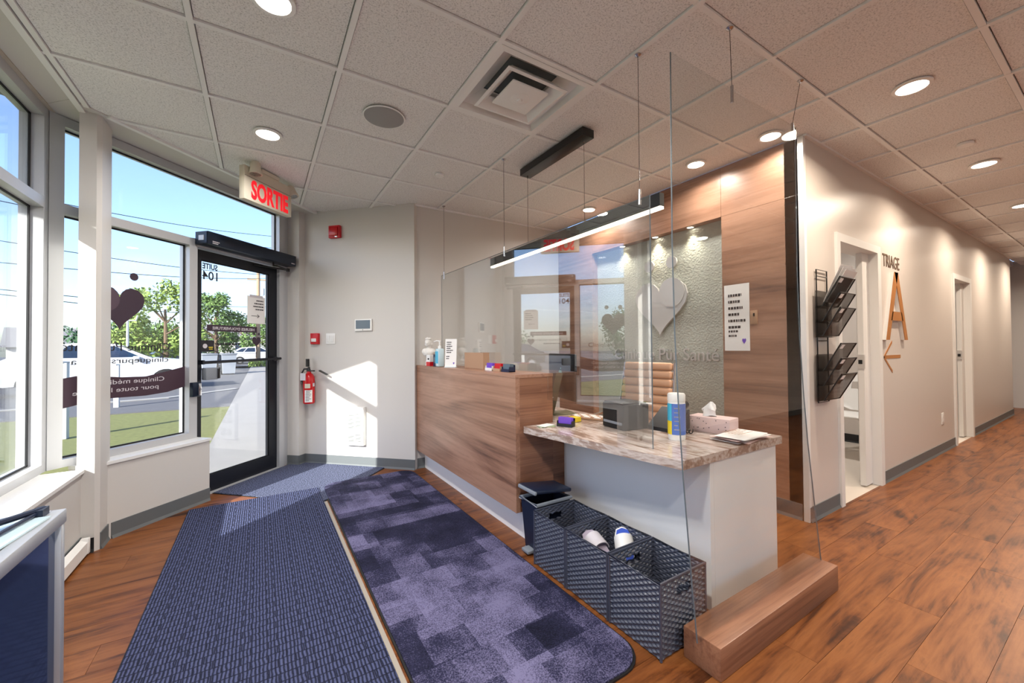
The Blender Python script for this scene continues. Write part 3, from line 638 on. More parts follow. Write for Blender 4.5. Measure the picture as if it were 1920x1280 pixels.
# exit sign
t = thing('exit_sign', 'cream ceiling exit sign reading SORTIE in red letters', 'exit sign', W(.125, -.425, 2.355), R(45))
KB('case', (-.11, -.45, 2.355), (.36, -.40, 2.615), 'cream_plastic', t, r=.004)
KB('seam', (-.108, -.4515, 2.535), (.358, -.45, 2.537), 'gasket', t)
KB('ceiling_mount', (.04, -.46, 2.615), (.22, -.39, HC), 'cream_plastic', t, r=.003)
text_mesh('SORTIE', .37, .15, W(-.05, -.451, 2.372), Dv, ext=.002, bold=.035).build('lettering', 'sign_red', t)
for s, ax in ((-.045, Vector((0, -.02, -.8))), (.385, Vector((.1, -.3, -.8)))):
    q = ax.to_track_quat('Z', 'Y').to_matrix().to_4x4(); hm = KM @ Matrix.Translation((s, -.485 if s < 0 else -.43, 2.60 if s < 0 else 2.585)) @ q
    hd = MB().lathe([(.001, -.055), (.026, -.055), (.036, -.04), (.038, 0), (.046, .035), (.046, .042), (.038, .042)], 20, M=hm).build('lamp_head', 'cream_plastic', t, True)
    MB().lathe([(.001, .038), (.038, .038), (.038, .042), (.001, .042)], 20, M=hm).build('reflector', 'steel', hd, True)
    KB('bracket', (s-.012 if s < 0 else .355, -.48 if s < 0 else -.44, 2.575), (s+.012 if s < 0 else .385, -.45 if s < 0 else -.42, 2.60), 'cream_plastic', hd)
# ------------------------------------------------------------------ things on the entry wall (face s=1.06, looking towards -s)
S = 1.06
def WB(name, d0, d1, z0, z1, p0, p1, m, par, r=0): return KB(name, (S-p1, d0, z0), (S-p0, d1, z1), m, par, r)
t = thing('thermostat', 'white touch-screen thermostat on the entry wall', 'thermostat', W(S, -.70, 1.38), R(45))
WB('case', -.801, -.606, 1.385, 1.507, 0, .022, 'white_plastic', t, .006); WB('screen', -.785, -.622, 1.408, 1.495, .0215, .024, 'screen_grey', t); WB('button', -.706, -.698, 1.393, 1.40, .0215, .0235, 'ink', t)
t = thing('fire_alarm_pull', 'small red fire alarm pull box beside the light switches', 'fire alarm', W(S, -.135, 1.255), R(45))
WB('box', -.182, -.09, 1.255, 1.37, 0, .035, 'red', t, .004); WB('pull_handle', -.165, -.107, 1.28, 1.315, .035, .045, 'white_plastic', t, .003)
t = thing('light_switch', 'white double light switch beside the red fire alarm', 'light switch', W(S, -.315, 1.255), R(45))
WB('plate', -.367, -.259, 1.255, 1.367, 0, .007, 'white_plastic', t, .002)
for d0 in (-.352, -.305): WB('rocker', d0, d0+.034, 1.277, 1.345, .007, .011, 'trim_white', t, .002)
t = thing('alarm_strobe', 'square red alarm horn high on the entry wall', 'alarm', W(S, -.38, 2.355), R(45))
WB('body', -.445, -.312, 2.358, 2.488, 0, .04, 'red', t, .008); WB('face', -.428, -.33, 2.375, 2.47, .04, .055, 'red_paint', t, .01); WB('lens', -.425, -.395, 2.36, 2.375, .03, .05, 'chrome', t, .003)
t = thing('wall_convector', 'white slotted convector cover low on the entry wall', 'heater', W(S, -.62, .22), R(45))
WB('cover', -.724, -.517, .222, .612, 0, .05, 'white_plastic', t, .006)
for bz0, n in ((.40, 12), (.265, 6)):
    for k in range(n):
        for d0, d1 in ((-.695, -.63), (-.615, -.55)): WB('slot', d0, d1, bz0+k*.0125, bz0+k*.0125+.005, .0495, .0515, 'black', t)
WB('thermostat_knob', -.56, -.54, .575, .595, .05, .058, 'grid_white', t, .003)
t = thing('fire_extinguisher', 'red fire extinguisher with black hose on the entry wall', 'fire extinguisher', W(S-.06, -.10, .637), R(45))
ec = W(S-.065, -.10, .637)
MB().lathe([(.001, 0), (.05, .002), (.056, .012), (.056, .25), (.052, .28), (.038, .305), (.022, .318), (.02, .335), (.001, .337)], 28, ec).build('cylinder', 'red_paint', t, True)
def arc(c, r, a0, a1, z0, z1, m, nm, par, n=14):
    mb = MB(); vs = []; 
    for k in range(n+1):
        a = a0+(a1-a0)*k/n
        for rr in (r, r+.0012):
            for z in (z0, z1): vs.append((c[0]+rr*math.cos(a), c[1]+rr*math.sin(a), z))
    fs = []
    for k in range(n):
        b = 4*k; fs += [(b+2, b+6, b+7, b+3), (b, b+1, b+5, b+4), (b+1, b+3, b+7, b+5), (b, b+4, b+6, b+2)]
    return mb.add(vs, fs).build(nm, m, par, True)
va = math.atan2(-ec.y, -ec.x)
arc(ec, .0562, va-.75, va+.55, ec.z+.02, ec.z+.145, 'paper', 'label', t); arc(ec, .0562, va-.75, va+.2, ec.z+.165, ec.z+.21, 'cream_plastic', 'label', t)
arc(ec, .0575, va+.65, va+1.1, ec.z+.18, ec.z+.215, 'letter_white', 'gauge_label', t)
lines_mesh([1, .8, 1, .9, .7, 1, .6], ec+Vector((0, 0, .138))+Vector((math.cos(va), math.sin(va), 0))*.0585+Vector((-math.sin(va), math.cos(va), 0))*-.03, Vector((-math.sin(va), math.cos(va), 0)), .05, .006, .016, (0, 0, .0001)).build('lettering', 'ink', t)
MB().lathe([(.018, 0), (.018, .02), (.012, .03), (.012, .05), (.001, .052)], 16, ec+Vector((0, 0, .33))).build('valve', 'black', t, True)
MB().box((-.012, -.07, .36), (.012, .03, .372), Matrix.Translation(ec) @ Matrix.Rotation(R(45), 4, 'Z') @ Matrix.Rotation(R(25), 4, 'X')).build('lever', 'black', t)
MB().box((-.014, -.06, .335), (.014, .02, .347), Matrix.Translation(ec) @ Matrix.Rotation(R(45), 4, 'Z')).build('handle', 'black', t)
MB().box((-.014, .005, .385), (.014, .028, .465), Matrix.Translation(ec) @ Matrix.Rotation(R(45), 4, 'Z')).build('wall_hook', 'black', t)
MB().tube([ec+Vector((0, 0, .36))+Nv*a-Dv*b+Vector((0, 0, c)) for a, b, c in ((.01, 0, 0), (.05, .01, 0), (.068, .02, -.04), (.066, .03, -.1), (.05, .045, -.15))], .009, 8).build('hose', 'black', t, True)
MB().box((-.03, -.004, 0), (.03, .004, .075), Matrix.Translation(ec+Vector((0, 0, .245))-Dv*.058+Nv*.025) @ Matrix.Rotation(R(-45), 4, 'Z')).build('inspection_tag', 'letter_white', t)
# ------------------------------------------------------------------ reception counter, desk, partitions
CX, CE, CT = 1.33, 2.08, 1.035
t = thing('reception_counter', 'tall walnut reception counter with white toe kick beside the mats', 'counter', (1.48, 3.0, 0))
B('front_panel', (CX, CE, .19), (CX+.03, YB-.005, CT-.02), 'walnut', t)
B('end_panel', (CX+.03, CE+.001, .19), (CX+.20, CE+.03, CT-.02), 'walnut_x', t)
B('inner_end_panel', (CX+.202, CE+.004, .0), (CX+.29, CE+.034, CT-.012), 'walnut_x', t)
B('toe_kick', (CX+.085, CE+.03, 0), (CX+.12, YB-.005, .19), 'white_desk', t)
B('lower_end', (CX+.12, CE+.012, 0), (CX+.202, CE+.034, .19), 'walnut_x', t)
B('bottom_board', (CX+.03, CE+.03, .19), (CX+.29, YB-.005, .21), 'walnut', t)
B('counter_top', (CX-.002, CE-.002, CT-.02), (CX+.29, YB-.004, CT), 'walnut', t)
B('back_panel', (CX+.27, CE+.034, .21), (CX+.29, YB-.005, CT-.02), 'walnut', t)
B('side_filler', (CX+.292, CE+.036, 0), (1.739, CE+.056, .67), 'walnut_x', t)
DZ = .715
dk = MB(); pts = [(1.385, CE-.004), (1.385, CE-.03), (1.525, 1.068), (2.39, 1.068), (2.39, 1.62), (2.06, 1.72), (2.06, 3.6), (1.63, 3.6), (1.63, CE-.004)]
dk.prism(pts, DZ-.04, DZ); dk = dk.build('worktop', 'stone_top'); tag(dk, 'marbled stone-look worktop on a white base behind the baskets', 'worktop')
t = thing('reception_desk', 'white painted desk under the marbled worktop', 'desk', (2.0, 1.4, 0))
B('front_board', (1.74, 1.08, 0), (1.77, CE+.10, DZ-.04), 'white_desk', t); B('end_board', (1.771, 1.08, 0), (2.345, 1.11, DZ-.04), 'white_desk', t)
B('back_board', (2.315, 1.111, 0), (2.345, 1.60, DZ-.04), 'white_desk', t)
# partition base beam
t = B('partition_beam', (1.395, .835, 0), (2.41, .985, .12), 'walnut_x', r=.004); tag(t, 'low walnut block on the floor holding the tall clear sheet', 'base block')
# tall acrylic sheet (bowed towards the viewer at its foot)
t = thing('acrylic_screen', 'tall clear acrylic sheet standing on the walnut block by the hall', 'screen', (1.88, .93, .12))
mb = MB(); prof = [(2.355, .978), (2.0, .98), (1.6, .982), (1.25, .976), (.95, .963), (.7, .948), (.4, .924), (.115, .900)]; th = .006
vs = []; x0, x1 = 1.36, 2.40
for z, y in prof: vs += [(x0, y, z), (x1, y, z), (x1, y+th, z), (x0, y+th, z)]
fs = [(0, 1, 2, 3)]; L = len(prof)
for i in range(L-1):
    for k in range(4): fs.append((4*i+k, 4*(i+1)+k, 4*(i+1)+(k+1) % 4, 4*i+(k+1) % 4))
fs.append(tuple(4*(L-1)+k for k in (3, 2, 1, 0)))
mb.add(vs, fs).build('sheet', 'acrylic_tall', t, True)
mat('acrylic_edge', (104, 114, 120), .35, .3)
for x in (x0, x1):
    MB().tube([(x, y+th/2, z) for z, y in prof], .0028, 6).build('polished_edge', 'acrylic_edge', t, True)
for x, xc in ((1.80, 1.80), (2.375, 2.49)):
    cl = MB().tube([(x, .984, 2.30), (x, .984, 2.375)], .007, 10).build('clip', 'steel', t, True)
    MB().tube([(x, .984, 2.37), (xc, .99, HC)], .0014, 6).build('suspension_wire', 'wire', t, True)
    MB().lathe([(.001, -.012), (.006, -.012), (.016, -.004), (.016, 0), (.001, 0)], 12, (xc, .99, HC)).build('ceiling_hook', 'steel', t, True)
# reception acrylic sheet with the pass-through cut-out
t = thing('acrylic_screen', 'clear hanging acrylic sheet with pass-through above the reception counter', 'screen', (1.575, 2.5, CT))
GX = 1.575
P = [(3.86, CT+.002), (3.86, 1.945), (1.262, 1.925), (1.262, DZ+.002), (1.485, DZ+.002), (1.485, .875), (CE+.0, .865), (CE+.0, CT+.002)]
plate([(p[0], p[1]) for p in P], (GX, 0, 0), (0, 1, 0), (0, 0, 1), Vector((.006, 0, 0))).build('sheet', 'acrylic', t)
MB().tube([(GX+.003, 1.262, DZ+.003), (GX+.003, 1.262, 1.925)], .0028, 6).build('polished_edge', 'acrylic_edge', t); MB().tube([(GX+.003, 3.86, CT+.003), (GX+.003, 3.86, 1.945)], .0028, 6).build('polished_edge', 'acrylic_edge', t)
MB().tube([(GX+.003, 1.262, 1.926), (GX+.003, 3.86, 1.946)], .0022, 6).build('polished_edge', 'acrylic_edge', t)
for y in (3.79, 2.61, 1.322):
    MB().tube([(GX+.003, y, 1.90), (GX+.003, y, 1.975)], .007, 10).build('clip', 'steel', t, True)
    MB().tube([(GX+.003, y, 1.97), (GX+.003, y, HC)], .0014, 6).build('suspension_wire', 'wire', t, True)
    MB().lathe([(.001, -.012), (.006, -.012), (.016, -.004), (.016, 0), (.001, 0)], 12, (GX+.003, y, HC)).build('ceiling_hook', 'steel', t, True)
# linear pendant
t = thing('linear_pendant', 'slim black linear pendant with glowing underside over the reception desk', 'pendant light', (1.83, 2.32, 1.95))
B('canopy', (1.78, 1.945, HC-.055), (1.88, 2.69, HC), 'black', t, r=.003)
B('light_bar', (1.812, 1.385, 1.958), (1.848, 3.25, 2.03), 'black_matte', t)
B('diffuser', (1.816, 1.385, 1.945), (1.844, 3.25, 1.958), 'strip', t)
for y in (1.99, 2.655):
    MB().tube([(1.83, y, 2.03), (1.83, y, HC-.055)], .0013, 6).build('suspension_wire', 'wire', t)
    MB().tube([(1.83, y, HC-.075), (1.83, y, HC-.05)], .006, 8).build('cable_grip', 'steel', t)
# logo and lettering on the niche glass, notice on the wood
lx = XW+.078
t = thing('clinic_logo', 'brushed metal heart logo and clinic name on the textured glass panel', 'logo', (lx, 2.4, 1.05))
HM = dict(xd=(0, -1, 0), yd=(0, 0, 1), zd=(-.02, 0, 0))
plate(heart_pts(.58, .52), (lx-.012, 2.47, 1.30), **HM).build('heart', 'brushed', t)
plate([(p[0], p[1]) for p in circ(.13, .40, .135, 24)], (lx-.033, 2.47, 1.30), HM['xd'], HM['yd'], (-.004, 0, 0)).build('heart_lobe', 'brushed', t)
for k in (-.12, .13): plate(circ(k, .68, .055), (lx-.012, 2.47, 1.30), **HM).build('dot', 'brushed', t)
text_mesh('Clinique Pür Santé', 1.16, .145, (lx-.004, 3.07, 1.04), (0, -1, 0), ext=.006).build('lettering', 'brushed', t)
t = thing('wall_notice', 'laminated white notice with purple heart on the wood wall', 'notice', (XW-.003, 1.72, 1.18))
B('sheet', (XW-.004, 1.623, 1.165), (XW-.001, 1.817, 1.685), 'paper', t)
lines_mesh([.75, .65, .8, .6, .95, .7], (XW-.0045, 1.785, 1.61), (0, -1, 0), .14, .02, .05, (-.0006, 0, 0)).build('lettering', 'ink', t)
lines_mesh([.55, .45], (XW-.0045, 1.785, 1.325), (0, -1, 0), .14, .016, .035, (-.0006, 0, 0)).build('lettering', 'ink', t)
plate(heart_pts(.03, .045), (XW-.0042, 1.665, 1.215), (0, -1, 0), (0, 0, 1), (-.001, 0, 0)).build('purple_heart', 'purple', t)
t = thing('light_switch', 'small light switch on the wood wall beside the laminated notice', 'light switch', (XW-.004, 1.60, 1.36))
B('plate', (XW-.006, 1.565, 1.365), (XW, 1.618, 1.47), 'cardboard', t, r=.002); B('rocker', (XW-.009, 1.583, 1.425), (XW-.006, 1.595, 1.45), 'black', t)
# hall lettering
t = thing('triage_lettering', 'brown TRIAGE lettering and arrow flat on the hall wall', 'lettering', (4.88, YT, .96))
text_mesh('TRIAGE', .44, .115, (4.665, YT-.002, 1.90), (1, 0, 0), ext=.002).build('lettering', 'bark', t)
ar = MB(); ar.box((4.68, YT-.003, 1.078), (5.085, YT, 1.108))
for k in (1, -1): ar.add([(4.65, YT-.003, 1.093-.012), (4.65, YT-.003, 1.093+.012), (4.86, YT-.003, 1.093+k*.135+.012), (4.86, YT-.003, 1.093+k*.135-.012), (4.65, YT, 1.093-.012), (4.65, YT, 1.093+.012), (4.86, YT, 1.093+k*.135+.012), (4.86, YT, 1.093+k*.135-.012)], [(0,1,2,3), (4,5,6,7)[::-1], (0,4,5,1), (1,5,6,2), (2,6,7,3), (3,7,4,0)])
ar.build('arrow', 'copper', t)
t = thing('letter_sign', 'large three-dimensional letter A with copper face on the hall wall', 'letter', (4.9, YT, 1.25))
def letterA(y0, y1, nm, m):
    mb = MB()
    for pts in ([(4.62, 1.245), (4.70, 1.245), (4.955, 1.86), (4.86, 1.86)], [(5.195, 1.245), (5.115, 1.245), (4.86, 1.86), (4.955, 1.86)], [(4.745, 1.42), (5.07, 1.42), (5.03, 1.50), (4.785, 1.50)]):
        mb.add([(x, y1, z) for x, z in pts]+[(x, y0, z) for x, z in pts], [(0,1,2,3)[::-1], (4,5,6,7), (0,1,5,4), (1,2,6,5), (2,3,7,6), (3,0,4,7)])
    return mb.build(nm, m, t)
letterA(YT-.026, YT, 'side_walls', 'trim_white'); letterA(YT-.031, YT-.0265, 'face', 'copper')
t = thing('wall_outlet', 'white electrical outlet plate low on the hall wall', 'outlet', (6.46, YT, .31))
B('plate', (6.42, YT-.006, .31), (6.50, YT, .435), 'white_plastic', t, r=.002)
for z in (.338, .385): B('socket', (6.443, YT-.008, z), (6.477, YT-.006, z+.028), 'trim_white', t)
# ------------------------------------------------------------------ wall file rack
t = thing('file_rack', 'black wire mesh file rack with six pockets on the hall wall corner', 'file rack', (3.4, YT-.01, .8))
fx0, fx1 = 3.30, 3.47
for z0, z1 in ((1.285, 1.735), (.80, 1.28)):
    MB().tube([(fx0, YT-.012, z0), (fx1, YT-.012, z0), (fx1, YT-.012, z1), (fx0, YT-.012, z1)], .0045, 6, closed=True).build('wire_frame', 'black', t, True)
    MB().tube([(fx0, YT-.012, z1-.045), (fx1, YT-.012, z1-.045)], .0035, 6).build('cross_wire', 'black', t)
pz = [1.495, 1.39, 1.29, 1.05, .95, .845]
for k, z in enumerate(pz):
    w0 = fx0-.04; w1 = fx1+.05
    bk = MB(); bk.box((w0, YT-.022, z-.03), (w1, YT-.019, z+.09)); bk = bk.build('pocket_back', 'wire_mesh', t)
    lean = .10; hgt = .165; yb = YT-.06
    A = [(w0, yb, z-.02), (w1, yb, z-.02), (w1, yb-lean, z+hgt), (w0, yb-lean, z+hgt)]
    pf = MB().add(A+[(x, y-.0015, zz) for x, y, zz in A], [(0,1,2,3), (7,6,5,4)]).build('pocket_front', 'wire_mesh', t)
    MB().tube(A, .004, 6, closed=True).build('rim', 'black', pf, True)
    bt = [(w0, YT-.02, z-.03), (w1, YT-.02, z-.03), (w1, yb, z-.02), (w0, yb, z-.02)]
    MB().add(bt, [(0,1,2,3)]).tube(bt, .003, 5, closed=True).build('pocket_floor', 'wire_mesh', pf)
    MB().box((0, 0, 0), (.045, .002, .03), Matrix.Translation((w0+.02, yb-lean*.82-.004, z+hgt*.78)) @ Matrix.Rotation(R(31), 4, 'X')).build('label_card', 'paper', pf)
t = thing('paper_stack', 'white papers standing in the top pocket of the file rack', 'papers', (3.4, YT-.1, 1.49))
for k in range(3):
    M = Matrix.Translation((3.29+.01*k, YT-.055-.006*k, 1.50)) @ Matrix.Rotation(R(24+2*k), 4, 'X') @ Matrix.Rotation(R(-3+2*k), 4, 'Y')
    MB().box((0, 0, 0), (.20, .002, .26-.012*k), M).build('sheet', 'paper', t)
# ------------------------------------------------------------------ floor mats
def rrect(x0, y0, x1, y1, r, n=6):
    out = []
    for cx, cy, a0 in ((x1-r, y1-r, 0), (x0+r, y1-r, 90), (x0+r, y0+r, 180), (x1-r, y0+r, 270)):
        for k in range(n+1): a = R(a0+90*k/n); out.append((cx+r*math.cos(a), cy+r*math.sin(a)))
    return out
t = thing('entrance_mat', 'dark navy basket-weave entrance mat along the window side', 'mat', (0, 1.8, 0))
MB().prism([(-.445, -.4), (.425, -.4), (.425, 3.83), (-.445, 3.83)], .009, .016).build('pile', 'mat_weave', t)
B('rubber_edge', (-.45, -.405, .0005), (.428, 3.835, .009), 'black_matte', t)
B('pale_border', (.428, -.405, .0005), (.447, 3.46, .011), 'border', t)
t = thing('carpet_runner', 'purple-grey patchwork carpet runner beside the reception counter', 'mat', (.86, 2.4, 0))
MB().prism(rrect(.468, 1.05, 1.258, 3.90, .12), .006, .014).build('pile', 'mat_patch', t)
MB().prism(rrect(.460, 1.042, 1.268, 3.908, .125), .0005, .008).build('bound_edge', 'black_matte', t)
t = thing('door_mat', 'charcoal speckled doormat lying at the glass door under the long mat', 'mat', W(.58, -.4, 0), R(45))
MB().prism([(.13, -.93), (1.05, -.93), (1.05, .11), (.13, .11)], .002, .0085, KM).build('pile', 'mat_door', t)
MB().prism([(.122, -.938), (1.054, -.938), (1.054, .115), (.122, .115)], .0005, .004, KM).build('rubber_edge', 'black_matte', t)
# ------------------------------------------------------------------ baskets, bin, sandals
def weave_wall(p, q, z0, z1, out, hole=None, cols=13, rowsn=26, amp=.0036):
    p = Vector(p); q = Vector(q); n = Vector(out); nx = cols*4; nz = rowsn*2; vs = []; fs = []
    for j in range(nz+1):
        for i in range(nx+1):
            u = i/nx; v = j/nz; row = j//2
            o = amp*math.sin(i*math.pi/4+(row % 2)*math.pi)*(1 if j % 2 else .15) - (0 if j % 2 else .0022)
            b = p+(q-p)*u+n*o; vs.append((b.x, b.y, z0+(z1-z0)*v))
    L = (q-p).length
    for j in range(nz):
        for i in range(nx):
            u = (i+.5)/nx*L; z = z0+(z1-z0)*(j+.5)/nz
            if hole and abs(u-L/2) < hole[0] and hole[1] < z < hole[2]: continue
            a = j*(nx+1)+i; fs.append((a, a+1, a+nx+2, a+nx+1))
    return vs, fs
def basket(x0, x1, y0, y1, h, label):
    t = thing('storage_basket', label, 'basket', ((x0+x1)/2, (y0+y1)/2, 0), 0, 'wicker baskets in front of the desk')
    for p, q, o, hl in (((x0, y1, 0), (x0, y0, 0), (-1, 0, 0), None), ((x1, y0, 0), (x1, y1, 0), (1, 0, 0), None), ((x0, y0, 0), (x1, y0, 0), (0, -1, 0), 1), ((x1, y1, 0), (x0, y1, 0), (0, 1, 0), 1)):
        mb = MB()
        for e in (0, 1):
            s = -.006*e; vv, ff = weave_wall(Vector(p)+Vector(o)*s, Vector(q)+Vector(o)*s, .004, h, o, (.045, h-.075, h-.04) if hl else None)
            mb.add(vv, ff if not e else [f[::-1] for f in ff])
        mb.build('woven_side', 'wicker', t)
    for xx, yy in ((x0, y0), (x1, y0), (x1, y1), (x0, y1)): MB().tube([(xx, yy, .002), (xx, yy, h)], .006, 6).build('corner_rod', 'wicker', t, True)
    MB().tube([(x0, y0, h), (x1, y0, h), (x1, y1, h), (x0, y1, h)], .0065, 8, closed=True).build('rim', 'wicker', t, True)
    B('bottom', (x0+.004, y0+.004, .004), (x1-.004, y1-.004, .012), 'wicker', t)
    return t
basket(1.296, 1.585, 1.580, 1.842, .293, 'empty dark wicker basket next to the pedal bin')
basket(1.296, 1.585, 1.290, 1.566, .293, 'middle dark wicker basket holding sandals')
basket(1.296, 1.585, 1.012, 1.276, .293, 'empty dark wicker basket nearest the walnut block')
def sandal(label, loc, M0, sole, top, strap):
    t = thing('sandal', label, 'sandal', loc, 0, 'sandals in the basket')
    M = M0
    foot = [(-.040, -.10), (-.030, -.128), (0, -.138), (.030, -.128), (.038, -.09), (.034, -.02), (.045, .05), (.046, .09), (.03, .128), (0, .138), (-.03, .125), (-.045, .08), (-.04, .02), (-.034, -.03)]
    MB().prism(foot, 0, .016, M).build('sole', sole, t, world=False); MB().prism([(x*.9, y*.94) for x, y in foot], .0165, .02, M).build('insole', top, t, world=False)
    mb = MB(); n = 12; vs = []; fs = []
    for i in range(n+1):
        a = math.pi*i/n
        for y, k in ((.005, 1.0), (.085, .92)):
            for e in (1, .92): vs.append((math.cos(a)*.05*k*e, y, .01+math.sin(a)*.055*k*e))
    for i in range(n):
        b = 4*i; fs += [(b, b+2, b+6, b+4), (b+1, b+5, b+7, b+3), (b, b+4, b+5, b+1), (b+2, b+3, b+7, b+6)]
    MB().add(vs, fs, M).build('strap', strap, t, True, world=False)
def rot(rx, ry, rz): return Matrix.Rotation(rz, 4, 'Z') @ Matrix.Rotation(ry, 4, 'Y') @ Matrix.Rotation(rx, 4, 'X')
sandal('pale grey slide sandal leaning in the middle basket', (1.40, 1.43, .205), rot(R(20), R(-14), R(-14)), 'grey_sole', 'grey_sole', 'letter_white')
sandal('lower pale grey slide sandal under the other in the middle basket', (1.37, 1.40, .09), rot(R(12), 0, R(14)), 'grey_sole', 'grey_sole', 'letter_white')
sandal('white and blue slide sandal standing in the middle basket', (1.51, 1.375, .185), rot(R(40), 0, R(-35)), 'white_plastic', 'blue_sole', 'white_plastic')
t = thing('pedal_bin', 'navy pedal bin with grey rim and open lid beside the baskets', 'bin', (1.45, 1.96, 0))
bx0, bx1, by0, by1 = 1.335, 1.58, 1.872, 2.035
mb = MB(); mb.add([(bx0+.02, by0+.015, .012), (bx1-.02, by0+.015, .012), (bx1-.02, by1-.015, .012), (bx0+.02, by1-.015, .012), (bx0, by0, .30), (bx1, by0, .30), (bx1, by1, .30), (bx0, by1, .30)], [(3,2,1,0), (0,1,5,4), (1,2,6,5), (2,3,7,6), (3,0,4,7)]); mb.build('body', 'navy_plastic', t)
mb = MB(); mb.tube([(bx0-.003, by0-.003, .303), (bx1+.003, by0-.003, .303), (bx1+.003, by1+.003, .303), (bx0-.003, by1+.003, .303)], .011, 8, closed=True); mb.build('rim', 'bin_grey', t, True)
LMx = Matrix.Translation((bx1, 0, .335)) @ Matrix.Rotation(R(7), 4, 'Y')
MB().rbox((-.262, by0-.006, 0), (.008, by1+.006, .024), .009, M=LMx).build('lid', 'navy_plastic', t, True)
MB().rbox((-.266, by0-.008, -.004), (-.25, by1+.008, .018), .006, M=LMx).build('lid_front', 'bin_grey', t, True)
B('foot_pedal', (bx0-.03, 1.92, .012), (bx0+.03, 1.99, .03), 'bin_grey', t, r=.005); B('plinth', (bx0+.015, by0+.012, 0), (bx1-.015, by1-.012, .014), 'bin_grey', t, r=.004)
# ------------------------------------------------------------------ things on the counter
def at_counter(y, x=1.42): return (x, y, CT)
t = thing('bust_sculpture', 'small white plaster bust of a classical head on the counter end', 'sculpture', at_counter(3.76, 1.40))
mb = MB(); R_ = 1
for c, r in (((0, 0, .03), (.034, .034, .035)), ((0, 0, .075), (.02, .02, .03)), ((0, 0, .125), (.062, .042, .048)), ((.035, 0, .135), (.035, .034, .035)), ((-.035, 0, .135), (.035, .034, .035)), ((0, .002, .175), (.022, .022, .035)), ((-.004, -.008, .215), (.030, .034, .040)), ((-.006, .008, .228), (.036, .036, .036)), ((-.006, -.04, .212), (.006, .01, .009)), ((-.004, -.034, .196), (.012, .010, .008)), ((-.004, .0, .258), (.034, .032, .014)), ((-.024, .01, .262), (.012, .012, .012)), ((.016, -.006, .262), (.012, .012, .012)), ((-.004, -.018, .266), (.012, .012, .012)), ((-.03, .012, .205), (.014, .018, .022)), ((.024, .012, .205), (.014, .018, .022)), ((-.016, -.036, .222), (.006, .005, .004)), ((.008, -.036, .222), (.006, .005, .004))):
    mb.ball(c, r, M=Matrix.Rotation(R(-40), 4, 'Z'))
b_ = mb.build('figure', 'plaster', t, True, False); md = b_.modifiers.new('fuse', 'REMESH'); md.mode = 'VOXEL'; md.voxel_size = .0042; md.use_smooth_shade = True
MB().lathe([(.001, 0), (.036, 0), (.036, .006), (.028, .014), (.02, .02), (.001, .022)], 24).build('pedestal', 'plaster', t, True, False)
t = thing('product_box', 'small white box with red base in front of the bust', 'box', at_counter(3.64, 1.375), R(8))
B('carton', (-.028, -.035, 0), (.028, .035, .105), 'paper', t, world=False); B('red_band', (-.029, -.036, .001), (.029, .036, .04), 'red', t, world=False); B('print', (-.0285, -.02, .06), (-.0279, .01, .075), 'ink', t, world=False)
t = thing('product_box', 'small dark navy box between the red box and sanitizer bottle', 'box', at_counter(3.545, 1.40))
B('carton', (-.025, -.03, 0), (.025, .03, .11), 'navy_label', t, world=False); B('print', (-.0256, -.02, .03), (-.025, .018, .085), 'screen_grey', t, world=False)
t = thing('sanitizer_bottle', 'clear pump bottle of hand sanitizer on the counter', 'bottle', at_counter(3.44, 1.385))
MB().rbox((-.03, -.04, 0), (.03, .04, .165), .012).build('bottle', 'gel', t, True, False); MB().rbox((-.0305, -.032, .03), (-.0295, .032, .14), .0004).build('label', 'cyan_label', t, False, False)
MB().lathe([(.016, .163), (.016, .185), (.008, .19), (.007, .225), (.013, .228), (.013, .238), (.001, .239)], 16).build('pump', 'white_plastic', t, True, False); MB().tube([(0, 0, .232), (-.02, .02, .236), (-.04, .04, .226)], .005, 8).build('spout', 'white_plastic', t, True, False)
t = thing('sign_holder', 'upright white printed card standing beside the sanitizer bottle', 'sign', at_counter(3.28, 1.42), R(48))
MB().box((-.002, -.052, 0), (.002, .052, .25), Matrix.Rotation(R(6), 4, 'Y')).build('card', 'paper', t, False, False)
lines_mesh([.6, .55, .7, .5, .8, .6, 0, .4, .35], Matrix.Rotation(R(6), 3, 'Y') @ Vector((-.0022, .04, .225)), (0, -1, 0), .075, .009, .018, (-.0006, 0, 0), (math.sin(R(6)), 0, math.cos(R(6)))).build('lettering', 'ink', t, False, False)
plate(heart_pts(.012, .018), (.0005, -.03, .025), (0, -1, 0), (0, 0, 1), (-.004, 0, 0)).build('purple_heart', 'purple', t, False, False)
B('foot', (-.02, -.052, 0), (.03, .052, .004), 'gel', t, world=False)
t = thing('cardboard_panel', 'plain tan cardboard panel standing behind the counter edge', 'cardboard', at_counter(2.98, 1.50))
B('panel', (-.004, -.17, 0), (.004, .17, .13), 'cardboard', t, world=False); B('fold', (.004, -.17, 0), (.05, -.166, .13), 'cardboard', t, world=False)
def card_holder(label, loc, m1, m2, rz=0):
    t = thing('card_holder', label, 'card holder', loc, rz, 'business card holders')
    B('tray', (-.02, -.05, 0), (.03, .05, .006), m2, t, world=False); B('front_lip', (-.024, -.05, 0), (-.02, .05, .02), m2, t, world=False); B('back', (.026, -.05, 0), (.03, .05, .05), m2, t, world=False)
    for sgn in (-1, 1): B('side', (-.02, sgn*.05, 0), (.03, sgn*.046, .035), m2, t, world=False)
    B('cards', (-.012, -.044, .006), (.02, .044, .055), m1, t, world=False)
card_holder('white holder with purple cards on the counter', at_counter(2.62, 1.46), 'purple', 'white_plastic')
card_holder('brown holder with red cards on the counter', at_counter(2.50, 1.46), 'red', 'cardboard')
card_holder('dark holder with grey cards on the counter', at_counter(2.38, 1.46), 'screen_grey', 'navy_label')
